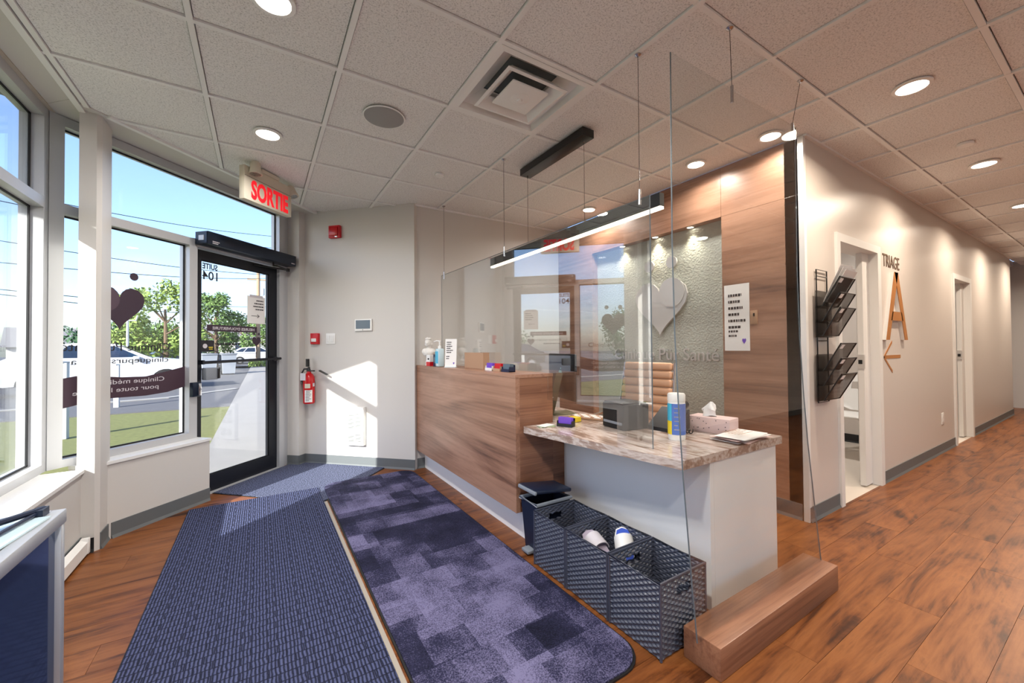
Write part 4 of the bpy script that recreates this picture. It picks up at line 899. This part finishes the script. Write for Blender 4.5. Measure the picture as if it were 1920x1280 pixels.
# ------------------------------------------------------------------ things on the desk
card_holder('black holder with purple cards at the front edge of the desk', (1.60, 1.93, DZ), 'purple', 'black', R(25))
t = thing('card_stack', 'fan of green and white cards at the desk corner by the counter', 'cards', (1.50, 2.0, DZ))
for k in range(4): MB().box((-.05, -.032, .002*k), (.05, .032, .002*k+.0015), Matrix.Rotation(R(-20+11*k), 4, 'Z')).build('card', ('green_card', 'paper')[k % 2], t, False, False)
t = thing('desktop_monitor', 'all-in-one computer seen from behind on the desk beside the counter', 'computer', (1.90, 2.33, DZ), R(-106))
MB().rbox((-.24, -.012, .11), (.24, .012, .44), .01).build('screen_back', 'black', t, True, False)
ap = MB()
for pts in (circ(-.010, .30, .019), circ(.010, .30, .019), circ(-.007, .283, .015), circ(.007, .283, .015), circ(.008, .333, .006, 8)): ap.add(*(lambda m: (m.v, m.f))(plate(pts, (0, -.0125, 0), (1, 0, 0), (0, 0, 1), (0, -.001, 0))))
ap.build('emblem', 'teal', t, False, False)
MB().add([(-.06, -.015, .30), (.06, -.015, .30), (.06, -.09, .01), (-.06, -.09, .01), (-.06, -.019, .30), (.06, -.019, .30), (.06, -.096, .01), (-.06, -.096, .01)], [(0,1,2,3), (7,6,5,4), (0,4,5,1), (1,5,6,2), (2,6,7,3), (3,7,4,0)]).build('stand', 'olive_metal', t, False, False)
MB().rbox((-.085, -.10, 0), (.085, .08, .008), .003).build('foot', 'olive_metal', t, True, False)
MB().tube([(.0, -.07, .12), (-.03, -.11, .09), (-.07, -.12, .03), (-.12, -.10, .006), (-.18, -.05, .006)], .003, 6).build('cable', 'white_plastic', t, True, False)
t = thing('keyboard', 'wood-toned keyboard and papers lying on the desk under the screen cut-out', 'keyboard', (1.92, 2.02, DZ), R(-70))
MB().rbox((-.16, -.06, 0), (.16, .06, .014), .004).build('case', 'cardboard', t, True, False)
for a in range(12):
    for b in range(4): B('key', (-.15+a*.025, -.05+b*.025, .014), (-.129+a*.025, -.029+b*.025, .018), 'paper' if (a+b) % 3 else 'cardboard', t, world=False)
t = thing('sticky_notes', 'small yellow pad of notes on the desk beside the keyboard', 'notes', (1.75, 2.02, DZ), R(10))
B('pad', (-.03, -.03, 0), (.03, .03, .03), 'yellow', t, world=False); B('backing', (-.031, -.031, 0), (.031, .031, .002), 'ink', t, world=False)
t = thing('label_printer', 'dark grey desktop printer behind the clear sheet on the desk', 'printer', (1.88, 1.71, DZ), R(-8))
MB().rbox((-.09, -.10, 0), (.10, .10, .15), .008).build('body', 'black_matte', t, True, False); MB().rbox((-.094, -.085, .03), (-.088, .085, .045), .002).build('paper_slot', 'bin_grey', t, False, False); MB().rbox((-.085, -.09, .15), (.09, .09, .158), .004).build('lid', 'black', t, True, False)
t = thing('desk_phone', 'black desk phone with coiled cord on the desk by the wipes tub', 'phone', (2.01, 1.515, DZ), R(4))
MB().add([(-.05, -.09, 0), (.10, -.09, 0), (.10, .09, 0), (-.05, .09, 0), (-.05, -.09, .02), (.10, -.09, .12), (.10, .09, .12), (-.05, .09, .02)], [(3,2,1,0), (4,5,6,7), (0,1,5,4), (1,2,6,5), (2,3,7,6), (3,0,4,7)]).build('body', 'black', t, False, False)
MB().tube([(-.03, -.07, .06), (.02, -.07, .10), (.09, -.07, .155)], [.022, .015, .024], 10).build('handset', 'black', t, True, False)
MB().tube([(.02+.012*math.cos(a), -.11-.006*a/2, .012+.012*math.sin(a)+.001) for a in [k*.6 for k in range(60)] if a < 14], .003, 5).build('cord', 'black', t, True, False)
t = thing('wipes_tub', 'tall tub of disinfecting wipes with blue label on the desk', 'wipes tub', (1.86, 1.335, DZ))
MB().lathe([(.001, 0), (.041, 0), (.043, .006), (.043, .20), (.041, .205), (.001, .205)], 30).build('tub', 'white_plastic', t, True, False)
MB().lathe([(.0435, .20), (.0445, .205), (.0445, .235), (.040, .242), (.001, .243)], 30).build('lid', 'white_plastic', t, True, False)
va2 = math.atan2(-1.335, -1.86)
arc((0, 0, 0), .0434, va2-.55, va2+1.5, .03, .19, 'blue_label', 'label', t, 20).location = (0, 0, 0)
for nm, a0, a1, z0, z1, m in (('label', va2-1.5, va2-.56, .10, .19, 'cyan_label'), ('label', va2-1.5, va2-.56, .03, .099, 'yellow')): arc((0, 0, 0), .0434, a0, a1, z0, z1, m, nm, t, 10)
for o in t.children:
    if o.name.startswith('label'):
        for v in o.data.vertices: v.co = FR[t.name] @ v.co
lines_mesh([1, .8, 1, .9, .6, 1], Vector((0, 0, .17))+Vector((math.cos(va2), math.sin(va2), 0))*.0448+Vector((-math.sin(va2), math.cos(va2), 0))*-.012, Vector((-math.sin(va2), math.cos(va2), 0)), .03, .006, .022, (0, 0, .0001)).build('lettering', 'letter_white', t, False, False)
t = thing('tissue_box', 'pale pink tissue box behind the wipes tub on the desk', 'tissue box', (2.205, 1.345, DZ), R(8))
MB().rbox((-.06, -.115, 0), (.06, .115, .085), .003).build('carton', 'pink_box', t, True, False)
mb = MB(); n = 14; vs = []; fs = []
for j, (r, z) in enumerate(((.035, .085), (.028, .105), (.036, .125), (.022, .145), (.004, .165))):
    for k in range(n): a = 2*math.pi*k/n; rr = r*(1+.35*math.sin(3*a+j*1.3)); vs.append((rr*math.cos(a)*.7, rr*math.sin(a)+.02-.003*j, z+.006*math.sin(2*a+j)))
for j in range(4):
    for k in range(n): fs.append((j*n+k, j*n+(k+1) % n, (j+1)*n+(k+1) % n, (j+1)*n+k))
fs.append(tuple(4*n+k for k in range(n))); mb.add(vs, fs).build('tissue', 'tissue', t, True, False)
rn = random.Random(5)
mb = MB()
for k in range(16): y = rn.uniform(-.1, .1); z = rn.uniform(.01, .075); mb.box((-.0605, y, z), (-.0598, y+.005, z+.005))
mb.build('speckles', 'ink', t, False, False)
t = thing('paper_stack', 'loose stack of printed forms at the end of the desk', 'papers', (2.14, 1.148, DZ))
for k in range(7):
    mb = MB(); n = 6; vs = []; fs = []
    M = Matrix.Translation((rn.uniform(-.02, .02), rn.uniform(-.008, .012), .001+.0035*k)) @ Matrix.Rotation(R(rn.uniform(-14, 10)), 4, 'Z')
    for i in range(n+1):
        for j in range(2): vs.append((-.14+.28*i/n, -.075+.15*j+.0, .004*math.sin(i*1.1+k)*(i/n)+.004))
    for i in range(n): fs.append((2*i, 2*i+2, 2*i+3, 2*i+1))
    mb.add(vs, fs, M).build('sheet', ('paper', 'pink_box')[k % 3 == 1], t, True, False)
lines_mesh([.8, .9, .7, .85, .5, .9], (-.09, .055, .0385), (1, 0, 0), .16, .006, .016, (0, 0, .0004), (0, 1, 0)).build('lettering', 'cardboard', t, False, False)
# ------------------------------------------------------------------ chairs
t = thing('office_chair', 'tan leather office chair with ribbed back behind the desk', 'office chair', (2.40, 2.17, 0), R(-82))
bk = thing('x', None, None); bpy.data.objects.remove(bk)
M = Matrix.Translation((0, .22, .48)) @ Matrix.Rotation(R(-10), 4, 'X')
for k in range(9): MB().rbox((-.225+.004*abs(k-5), -.022, .01+k*.066), (.225-.004*abs(k-5), .026, .074+k*.066), .018, 3, M).build('back_rib', 'tan_leather', t, True, False)
for s in (-1, 1): MB().tube([M @ Vector((s*.232, .01, .0)), M @ Vector((s*.236, .012, .3)), M @ Vector((s*.225, .01, .6))], .011, 8).build('back_rail', 'chrome', t, True, False)
for k in range(7): MB().rbox((-.235, -.24+k*.066, .43), (.235, -.176+k*.066, .475), .018, 3).build('seat_rib', 'tan_leather', t, True, False)
for s in (-1, 1): MB().tube([(s*.25, -.14, .44), (s*.27, -.14, .64), (s*.27, .12, .66), (s*.24, .21, .56)], .012, 8).build('armrest', 'chrome', t, True, False)
MB().tube([(0, 0, .1), (0, 0, .43)], .028, 12).build('gas_post', 'chrome', t, True, False)
for k in range(5):
    a = k*2*math.pi/5; lg = MB().tube([(0, 0, .12), (.28*math.cos(a), .28*math.sin(a), .07)], [.024, .016], 8).build('leg', 'chrome', t, True, False)
    MB().lathe([(.026, -.012), (.026, .012)], 16, M=Matrix.Translation((.28*math.cos(a), .28*math.sin(a), .028)) @ Matrix.Rotation(a+R(90), 4, 'Z') @ Matrix.Rotation(R(90), 4, 'Y')).build('caster', 'black', lg, True, False)
t = thing('visitor_chair', 'white plastic visitor chair with chrome legs in the triage room', 'chair', (5.42, 1.78, 0), R(-95))
M = Matrix.Translation((0, .2, .46)) @ Matrix.Rotation(R(-12), 4, 'X')
mb = MB(); vs = []; fs = []; nx, nz = 12, 10
for e in (0, 1):
    for j in range(nz+1):
        for i in range(nx+1):
            u = -1+2*i/nx; v = j/nz; wv = .20*math.sqrt(max(.08, 1-(2*v-1)**4))
            vs.append(M @ Vector((u*wv, -.03*(1-u*u)*-1+.012*e, .02+.40*v)))
    o = e*(nx+1)*(nz+1)
    for j in range(nz):
        for i in range(nx):
            if 6 <= j <= 7 and 4 <= i <= 7: continue
            q = o+j*(nx+1)+i; fs.append((q, q+1, q+nx+2, q+nx+1) if not e else (q+nx+1, q+nx+2, q+1, q))
mb.add([tuple(v) for v in vs], fs).build('backrest', 'white_plastic', t, True, False)
MB().rbox((-.215, -.21, .435), (.215, .21, .46), .012, 3).build('seat', 'white_plastic', t, True, False)
for s in (-1, 1):
    MB().tube([(s*.2, .22, .60), (s*.21, .16, .44), (s*.22, -.20, .012), (s*.22, .12, .012)], .010, 8).build('leg', 'chrome', t, True, False)
    MB().tube([(s*.19, -.18, .43), (s*.22, .20, .012), (s*.22, -.02, .012)], .010, 8).build('leg', 'chrome', t, True, False)
# ------------------------------------------------------------------ left foreground cabinet and heater
mat('dark_glass', (58, 76, 116), .07, .75); mat('frame_steel', (196, 198, 202), .36, .55)
t = thing('display_cabinet', 'low stainless steel framed cabinet with dark glass front at lower left', 'cabinet', (-.7, 1.35, 0))
cx1, cy0, cy1, cz = -.528, .55, 1.86, .70; cx0 = -.88
for x, y in ((cx1-.028, cy1-.028), (cx1-.028, cy0), (cx0, cy1-.028), (cx0, cy0)): B('corner_post', (x, y, 0), (x+.028, y+.028, cz-.03), 'frame_steel', t, r=.002)
B('front_rail', (cx1-.03, cy0, cz-.042), (cx1+.003, cy1+.004, cz), 'frame_steel', t, r=.003); B('back_rail', (cx0, cy0, cz-.03), (cx0+.03, cy1+.004, cz), 'frame_steel', t, r=.003)
B('end_rail', (cx0+.03, cy1-.03, cz-.03), (cx1-.03, cy1+.004, cz), 'frame_steel', t); B('end_rail', (cx0+.03, cy0, cz-.03), (cx1-.03, cy0+.03, cz), 'frame_steel', t)
B('top_panel', (cx0+.03, cy0+.03, cz-.02), (cx1-.03, cy1-.03, cz-.006), 'white_plastic', t)
B('glass_front', (cx1-.022, cy0+.028, .03), (cx1-.014, cy1-.028, cz-.03), 'dark_glass', t); B('end_glass', (cx0+.028, cy1-.016, .03), (cx1-.028, cy1-.01, cz-.03), 'dark_glass', t)
B('base_board', (cx0, cy0, .03), (cx1-.028, cy1-.02, .05), 'black', t)
t = thing('clipboard', 'clear clipboard with dark blue clip bars on the steel cabinet', 'clipboard', (-.66, 1.6, cz))
MB().box((0, -.1, .001), (.13, .52, .006), Matrix.Translation((-.72, 1.28, cz)) @ Matrix.Rotation(R(-6), 4, 'Z')).build('board', 'gel', t)
MB().tube([(-.72, 1.30, cz+.05), (-.655, 1.58, cz+.042), (-.565, 1.83, cz+.018)], .009, 8).build('clip_bar', 'navy_plastic', t, True)
MB().tube([(-.64, 1.36, cz+.012), (-.60, 1.62, cz+.013), (-.57, 1.80, cz+.014)], .006, 8).build('clip_bar', 'navy_plastic', t, True)
MB().box((-.58, 1.79, cz+.001), (-.555, 1.835, cz+.024)).build('hinge', 'navy_plastic', t)
t = thing('baseboard_heater', 'white baseboard heater along the left wall behind the cabinet', 'heater', (-.86, 2.2, 0))
MB().add([(-.885, y, z) for y in (.4, 3.33) for z in (.02, .10)]+[(-.852, y, z) for y in (.4, 3.33) for z in (.02, .085)], [(0,1,3,2), (4,6,7,5), (1,5,7,3), (0,2,6,4), (0,4,5,1), (2,3,7,6)]).build('cover', 'white_plastic', t)
B('end_cap', (-.886, 3.33, .015), (-.848, 3.36, .105), 'trim_white', t, r=.004)
# ------------------------------------------------------------------ outdoors
GZ = -.07
B('ground_walk', (-.55, 4.0, -.06), (9, 34, GZ+.05), 'concrete', kind='structure')
MB().prism([(-14, 2.0), (-1.2, 2.0), (-1.2, 3.6), tuple(W(-.9, .26)[:2]), tuple(W(.1, .26)[:2]), (-.55, 5.0), (-.55, 15.5), (-2, 13.6), (-5, 12.6), (-14, 12.4)], -.3, GZ).build('ground_lawn', 'grass', kind='structure')
MB().prism([tuple(W(-.9, .22)[:2]), tuple(W(-.9, .9)[:2]), tuple(W(1.3, .9)[:2]), tuple(W(1.3, .22)[:2])], -.3, GZ+.075).build('ground_apron', 'concrete', kind='structure')
MB().prism([(-.55, 15.5), (-2, 13.6), (-5, 12.6), (-14, 12.4), (-14, 12.65), (-5, 12.85), (-2.1, 13.85), (-.7, 15.7)], -.4, GZ+.04).build('ground_curb', 'curb', kind='structure')
B('ground_lot', (-80, 11, -.6), (60, 130, -.05), 'asphalt', kind='structure')
B('ground_lot_side', (-80, -40, -.6), (-14, 11, -.05), 'asphalt', kind='structure')
B('ground_verge', (-14, -20, -.5), (-1.2, 2.0, GZ-.01), 'grass', kind='structure')
MB().prism([(-6, 33), (30, 33), (30, 37), (-6, 36)], -.4, -.05).build('ground_strip', 'grass', kind='structure')
B('ground_forecourt', (-1.2, -30, -.3), (14, YR-.1, -.02), 'concrete', kind='structure')
B('sun_block_roof', (-1.0, -6.6, 2.9), (6.4, YR-.1, 3.1), 'house_wall', kind='structure')  # unseen slab added to keep direct sun off the added rear glazing
MB().prism([(-3.6, .2), (-10, -5.3), (-10, -13), (-3.6, -13)], -.3, 5.2).build('sun_block_wall', 'house_wall', kind='structure')  # unseen block added to stop sun reaching the added left window
# entrance overhang
ov = [(-1.12, 1.80), (-1.84, 2.018), (-3.2, 2.44), tuple(W(-1.9, 1.2)[:2]), tuple(W(1.6, .6)[:2]), tuple(W(1.6, .2)[:2]), tuple(W(-.9, .2)[:2]), (-1.12, 3.45)]
MB().prism(ov, 3.0, 3.25).build('roof_overhang', 'soffit_dark', kind='structure')
mb = MB().box((-.95, .14, HC), (1.6, .26, 3.3), KM); mb.box((-1.2, -2.6, HC), (-1.05, 3.5, 3.3)); mb.build('wall_fascia', 'brick', kind='structure')
KB('wall_outer', (.98, .18, -.2), (3.0, .32, 3.3), 'brick', kind='structure')
# cars
def car(label, loc, rz, paint, glassm='car_glass'):
    t = thing('car', label, 'car', loc, rz, 'parked cars')
    L, Wd = 4.5, 1.8
    side = [(-2.2, .35), (-2.25, .75), (-2.15, .98), (-1.75, 1.02), (-1.2, 1.40), (-.6, 1.48), (.25, 1.46), (1.0, 1.05), (1.75, .95), (2.15, .82), (2.25, .6), (2.2, .32), (1.85, .28)]
    arch = lambda cx: [(cx+.36*math.cos(a), .30+.36*math.sin(a)) for a in [R(q) for q in range(0, 181, 20)]]
    bottom = arch(1.4)+[(.9, .24), (-.9, .24)]+arch(-1.35)+[(-1.9, .28)]
    def ins(z): return .88 if z < 1.0 else .88-(z-1.0)*.42
    out = [(-2.2, .35), (-2.25, .75), (-2.15, .98), (-1.75, 1.02), (1.0, 1.03), (1.75, .95), (2.15, .82), (2.25, .6), (2.2, .32)]+bottom
    MB().add([(x, -.88, z) for x, z in out]+[(x, .88, z) for x, z in out], [tuple(range(len(out)))[::-1] , tuple(range(len(out), 2*len(out)))]+[(i, (i+1) % len(out), len(out)+(i+1) % len(out), len(out)+i) for i in range(len(out))]).build('body', paint, t, False, False)
    cab = [(-1.95, 1.0), (-1.25, 1.42), (-.6, 1.48), (.2, 1.46), (1.05, 1.02)]
    n = len(cab); MB().add([(x, -ins(z), z) for x, z in cab]+[(x, ins(z), z) for x, z in cab], [tuple(range(n))[::-1], tuple(range(n, 2*n))]+[(i, (i+1) % n, n+(i+1) % n, n+i) for i in range(n)]).build('cabin', paint, t, False, False)
    for s in (-1, 1):
        for a, b, c, d in (((-1.05, 1.05), (-.22, 1.05), (-.22, 1.40), (-.75, 1.40)), ((-.16, 1.05), (.80, 1.05), (.22, 1.39), (-.16, 1.40)), ((-1.65, 1.06), (-1.12, 1.05), (-.83, 1.38), (-1.22, 1.34))):
            v = [(x, s*(ins(z)+.006), z) for x, z in (a, b, c, d)]; v2 = [(x, y-s*.01, z) for x, y, z in v]
            MB().add(v+v2, [(0,1,2,3), (3,2,1,0), (4,5,6,7), (0,1,5,4), (1,2,6,5), (2,3,7,6), (3,0,4,7)]).build('side_window', glassm, t, False, False)
        MB().rbox((.62, s*.88, .98), (.78, s*1.04, 1.08), .03).build('mirror', paint, t, True, False)
        MB().box((-.9, s*.885, .30), (1.0, s*.895, .42)).build('sill', 'bin_grey', t, False, False)
    MB().add([(.32, -.66, 1.42), (.32, .66, 1.42), (1.0, .8, 1.07), (1.0, -.8, 1.07), (.33, -.66, 1.43), (.33, .66, 1.43), (1.01, .8, 1.08), (1.01, -.8, 1.08)], [(0,1,2,3), (7,6,5,4)]).build('windscreen', glassm, t, False, False)
    for x in (1.4, -1.35):
        for s in (-1, 1):
            Mw = Matrix.Translation((x, s*.80, .32)) @ Matrix.Rotation(R(90), 4, 'X')
            wl_ = MB().lathe([(.2, -.1), (.31, -.1), (.325, -.06), (.325, .06), (.31, .1), (.2, .1)], 24, M=Mw).build('wheel', 'tyre', t, True, False)
            hub = MB()
            for k in range(6): hub.box((-.2, -.028, -.105), (.2, .028, .105), Mw @ Matrix.Rotation(k*math.pi/6, 4, 'Z'))
            hub.build('rim', 'alu', wl_, False, False)
    for s in (-1, 1): MB().rbox((2.1, s*.5, .68), (2.24, s*.82, .80), .03).build('headlight', 'chrome', t, True, False); MB().rbox((-2.26, s*.55, .72), (-2.2, s*.84, .9), .02).build('tail_light', 'red', t, True, False)
    return t
car('white crossover parked beyond the lawn, largest car outside the window', (-4.05, 17.4, -.05), R(9), 'car_white')
car('dark parked car far away beyond the sidewalk, left of the pickup', (-4.6, 38, -.05), R(20), 'car_dark')
car('white parked car far away beside the utility pole', (-.2, 43, -.05), R(5), 'car_white')
car('blue parked car far away at the right of the glass door', (2.9, 41, -.05), R(8), 'car_blue')
car('dark blue parked car beyond the lawn behind the left window post', (-9.6, 21, -.05), R(14), 'car_dark')
# trees
def tree(label, loc, h, rad, leaf, nleaf=1500, seed=1, conical=False, ls=.16, trunk_h=.35):
    rn = random.Random(seed); t = thing('tree', label, 'tree', loc, 0, 'trees across the street')
    MB().tube([(0, 0, 0), (.05, .03, h*trunk_h*.6), (0, 0, h*.75)], [.05*h**.7, .04*h**.7, .012*h], 8).build('trunk', 'bark', t, True, False)
    cl = []
    for k in range(26):
        u = rn.random(); z = h*(trunk_h*.7+(1-trunk_h*.7)*u)
        rr = rad*(1-u*.85 if conical else (math.sin(math.pi*(.12+.83*u)))**.7); a = rn.uniform(0, 2*math.pi); q = rr*math.sqrt(rn.uniform(.15, 1))
        cl.append((q*math.cos(a), q*math.sin(a), z, rad*rn.uniform(.22, .42)))
    br = MB()
    for c in cl[::3]: br.tube([(0, 0, min(c[2]*.7, h*.6)), (c[0]*.8, c[1]*.8, c[2])], [.018*h**.7, .006*h**.5], 5)
    br.build('branches', 'bark', t, True, False)
    vs = []; fs = []
    for k in range(nleaf):
        c = cl[rn.randrange(len(cl))]; d = Vector((rn.gauss(0, 1), rn.gauss(0, 1), rn.gauss(0, 1))).normalized()*c[3]*rn.uniform(.55, 1)
        p = Vector(c[:3])+d; a = Vector((rn.gauss(0, 1), rn.gauss(0, 1), rn.gauss(0, 1))).normalized(); b = a.cross(d.normalized()+Vector((.01, .02, .03))).normalized(); s = ls*rn.uniform(.6, 1.2)
        i = len(vs); vs += [tuple(p-a*s), tuple(p+b*s*.55), tuple(p+a*s), tuple(p-b*s*.55)]; fs.append((i, i+1, i+2, i+3))
    MB().add(vs, fs).build('foliage', leaf, t, False, False)['kind'] = 'stuff'
    return t
tree('light green leafy tree right of the heart decal behind the white car', (-4.75, 31, -.06), 4.9, 2.2, 'leaf_light', 4200, 1, ls=.12)
tree('light green tree seen through the left edge of the glass door', (-2.6, 34.5, -.06), 4.9, 1.7, 'leaf_green', 3400, 2, ls=.12)
tree('round green tree behind the opening hours band on the glass door', (-1.5, 50, -.06), 4.6, 3.0, 'leaf_green', 2600, 3)
tree('green tree behind the utility pole at the right of the glass door', (3.6, 47, -.06), 6.0, 2.0, 'leaf_green', 2600, 4)
tree('dark pointed conifer seen between the left post and the window corner', (-14.2, 34, -.06), 6.0, 2.0, 'leaf_dark', 2600, 5, True, ls=.13)
tree('shorter dark conifer beside the tall one left of the post', (-17.2, 33, -.06), 4.6, 1.7, 'leaf_dark', 2400, 6, True, ls=.13)
tree('low dark green tree behind the tip of the heart decal', (-9.6, 41, -.06), 3.2, 2.6, 'leaf_dark', 2200, 7)
tree('low green tree right of the thin lamp post', (-6.2, 44, -.06), 3.4, 2.2, 'leaf_green', 2200, 8)
tree('dark tree in the view through the far left window', (-22, 22, -.06), 4.2, 2.2, 'leaf_dark', 2000, 9)
tree('second dark tree in the far left window', (-29, 24, -.06), 4.8, 2.6, 'leaf_dark', 2000, 10)
tree('hedge-like dark tree in the distance left of the conifers', (-21, 42, -.06), 4.2, 3.2, 'leaf_dark', 2200, 11)
tree('small distant tree between the two parked cars', (-11.5, 66, -.06), 4.0, 2.6, 'leaf_green', 2000, 12)
def bush(label, loc, rx, ry, h, n, seed):
    rn = random.Random(seed); t = thing('shrub', label, 'shrub', loc, 0, 'planting by the car park'); vs = []; fs = []
    for k in range(n):
        p = Vector((rn.uniform(-rx, rx), rn.uniform(-ry, ry), rn.uniform(.05, h))); a = Vector((rn.gauss(0, .5), rn.gauss(0, .5), 1)).normalized(); b = a.cross(Vector((rn.gauss(0, 1), rn.gauss(0, 1), .1))).normalized()
        i = len(vs); s = .12; vs += [tuple(p-a*s), tuple(p+b*s*.3), tuple(p+a*s), tuple(p-b*s*.3)]; fs.append((i, i+1, i+2, i+3))
    MB().add(vs, fs).build('foliage', 'leaf_light', t, False, False)['kind'] = 'stuff'
    MB().lathe([(.05, 0), (.06, h*.6), (.03, h*.8)], 8, sx=rx*10, sy=ry*10).build('stems', 'leaf_dark', t, False, False)
bush('low flowering border at the end of the sidewalk', (1.2, 34.2, -.05), 1.9, .5, .55, 900, 21)
# poles, wires, sign posts, bins, houses
def wpt(u, v, Y):
    r = F+R2*((u-960)/FPX)+U2*((640-v)/FPX); k = Y/r.y; return r*k+Vector((0, 0, CAMH))
pb = wpt(484, 660, 36); t = thing('utility_pole', 'tall wooden utility pole behind the paper notice on the door', 'utility pole', (pb.x, 36, -.06))
MB().tube([(0, 0, 0), (0, 0, 7.3)], [.17, .12], 10).build('pole', 'pole_wood', t, True, False); B('crossarm', (-.7, -.06, 6.5), (.7, .06, 6.62), 'pole_wood', t, world=False)
MB().lathe([(.12, 0), (.12, .5), (.05, .55)], 10, (.3, 0, 5.4)).build('transformer', 'pole_grey', t, True, False)
lb = wpt(239, 660, 26); t = thing('lamp_post', 'thin pale street lamp post between the heart decal and the tree', 'lamp post', (lb.x, 26, -.06))
MB().tube([(0, 0, 0), (0, 0, 3.5)], [.06, .045], 8).build('pole', 'pole_grey', t, True, False)
for s in (-1, 1): MB().tube([(0, 0, 2.7), (s*.3, 0, 2.7), (s*.36, 0, 2.95)], .035, 6).build('arm', 'pole_grey', t, True, False)
for k, (va_, vb_) in enumerate(((372, 437), (391, 459), (461, 510), (495, 517), (546, 570), (557, 588))):
    a = wpt(-60, va_-(vb_-va_)*.4, 24); b = wpt(560, vb_+(vb_-va_)*.15, 38)
    pts = [a.lerp(b, i/20)-Vector((0, 0, .35*math.sin(math.pi*i/20))) for i in range(21)]
    lbl = ['topmost overhead wire across the sky', 'second overhead wire from the top', 'third overhead wire from the top, above the heart decal', 'fourth overhead wire from the top, above the heart decal', 'second lowest overhead wire above the trees', 'lowest overhead wire above the trees'][k]
    tag(MB().tube(pts, .018, 5).build('overhead_wire', 'black', smooth=True), lbl, 'wire', 'overhead wires')
for u, y, zt, r, lbl in ((119, 8.4, 1.1, .05, 'grey steel post standing in the lawn left of the corner post'), (219, 12.2, .95, .045, 'thin grey post in the lawn below the heart decal')):
    p = wpt(u, 700, y); t = thing('sign_post', lbl, 'post', (p.x, y, GZ), 0, 'posts in the lawn')
    MB().rbox((-r, -r, 0), (r, r, zt), .006).build('shaft', 'pole_grey', t, False, False); MB().lathe([(r*1.3, zt), (r*1.3, zt+.02), (.002, zt+.03)], 4).build('cap', 'pole_grey', t, False, False)
for u, lbl in ((392, 'grey wheeled bin left of the other beyond the walk'), (428, 'grey wheeled bin right of the other beyond the walk')):
    p = wpt(u, 690, 25); t = thing('wheeled_bin', lbl, 'bin', (p.x, 25, -.05), R(10), 'wheeled bins')
    MB().add([(-.25, -.28, .06), (.25, -.28, .06), (.25, .28, .06), (-.25, .28, .06), (-.31, -.36, 1.0), (.31, -.36, 1.0), (.31, .36, 1.0), (-.31, .36, 1.0)], [(3,2,1,0), (4,5,6,7), (0,1,5,4), (1,2,6,5), (2,3,7,6), (3,0,4,7)]).build('body', 'bin_grey', t, False, False)
    MB().rbox((-.34, -.4, 1.0), (.34, .4, 1.08), .03).build('lid', 'bin_grey', t, True, False)
    for s in (-1, 1): MB().lathe([(.1, -.03), (.1, .03)], 14, M=Matrix.Translation((s*.24, .28, .1)) @ Matrix.Rotation(R(90), 4, 'Y')).build('wheel', 'tyre', t, True, False)
def house(lbl, loc, w_, d_, h_, rz):
    t = thing('house', lbl, 'house', loc, rz, 'houses across the street')
    B('walls', (-w_/2, -d_/2, 0), (w_/2, d_/2, h_), 'house_wall', t, world=False)
    MB().add([(-w_/2-.3, -d_/2-.3, h_), (w_/2+.3, -d_/2-.3, h_), (w_/2+.3, d_/2+.3, h_), (-w_/2-.3, d_/2+.3, h_), (-w_/2-.3, 0, h_+1.7), (w_/2+.3, 0, h_+1.7)], [(0,1,5,4), (2,3,4,5), (1,2,5), (3,0,4), (3,2,1,0)]).build('roof', 'house_roof', t, False, False)
    for x in (-w_*.28, w_*.2): B('window', (x-.4, -d_/2-.03, h_*.4), (x+.4, -d_/2, h_*.8), 'car_glass', t, world=False)
    B('chimney', (w_*.2, -.3, h_+.8), (w_*.2+.5, .3, h_+2.3), 'brick', t, world=False)
p = wpt(415, 650, 60); house('distant grey-roofed house behind the trees in the door view', (p.x, 60, -.06), 7, 6, 2.6, R(10))
p = wpt(285, 650, 72); house('distant pale house behind the light green tree', (p.x, 72, -.06), 6, 6, 2.2, R(35))
p = wpt(118, 650, 52); house('low distant building with sloping roof left of the post', (p.x, 52, -.06), 6, 5, 1.6, R(15))
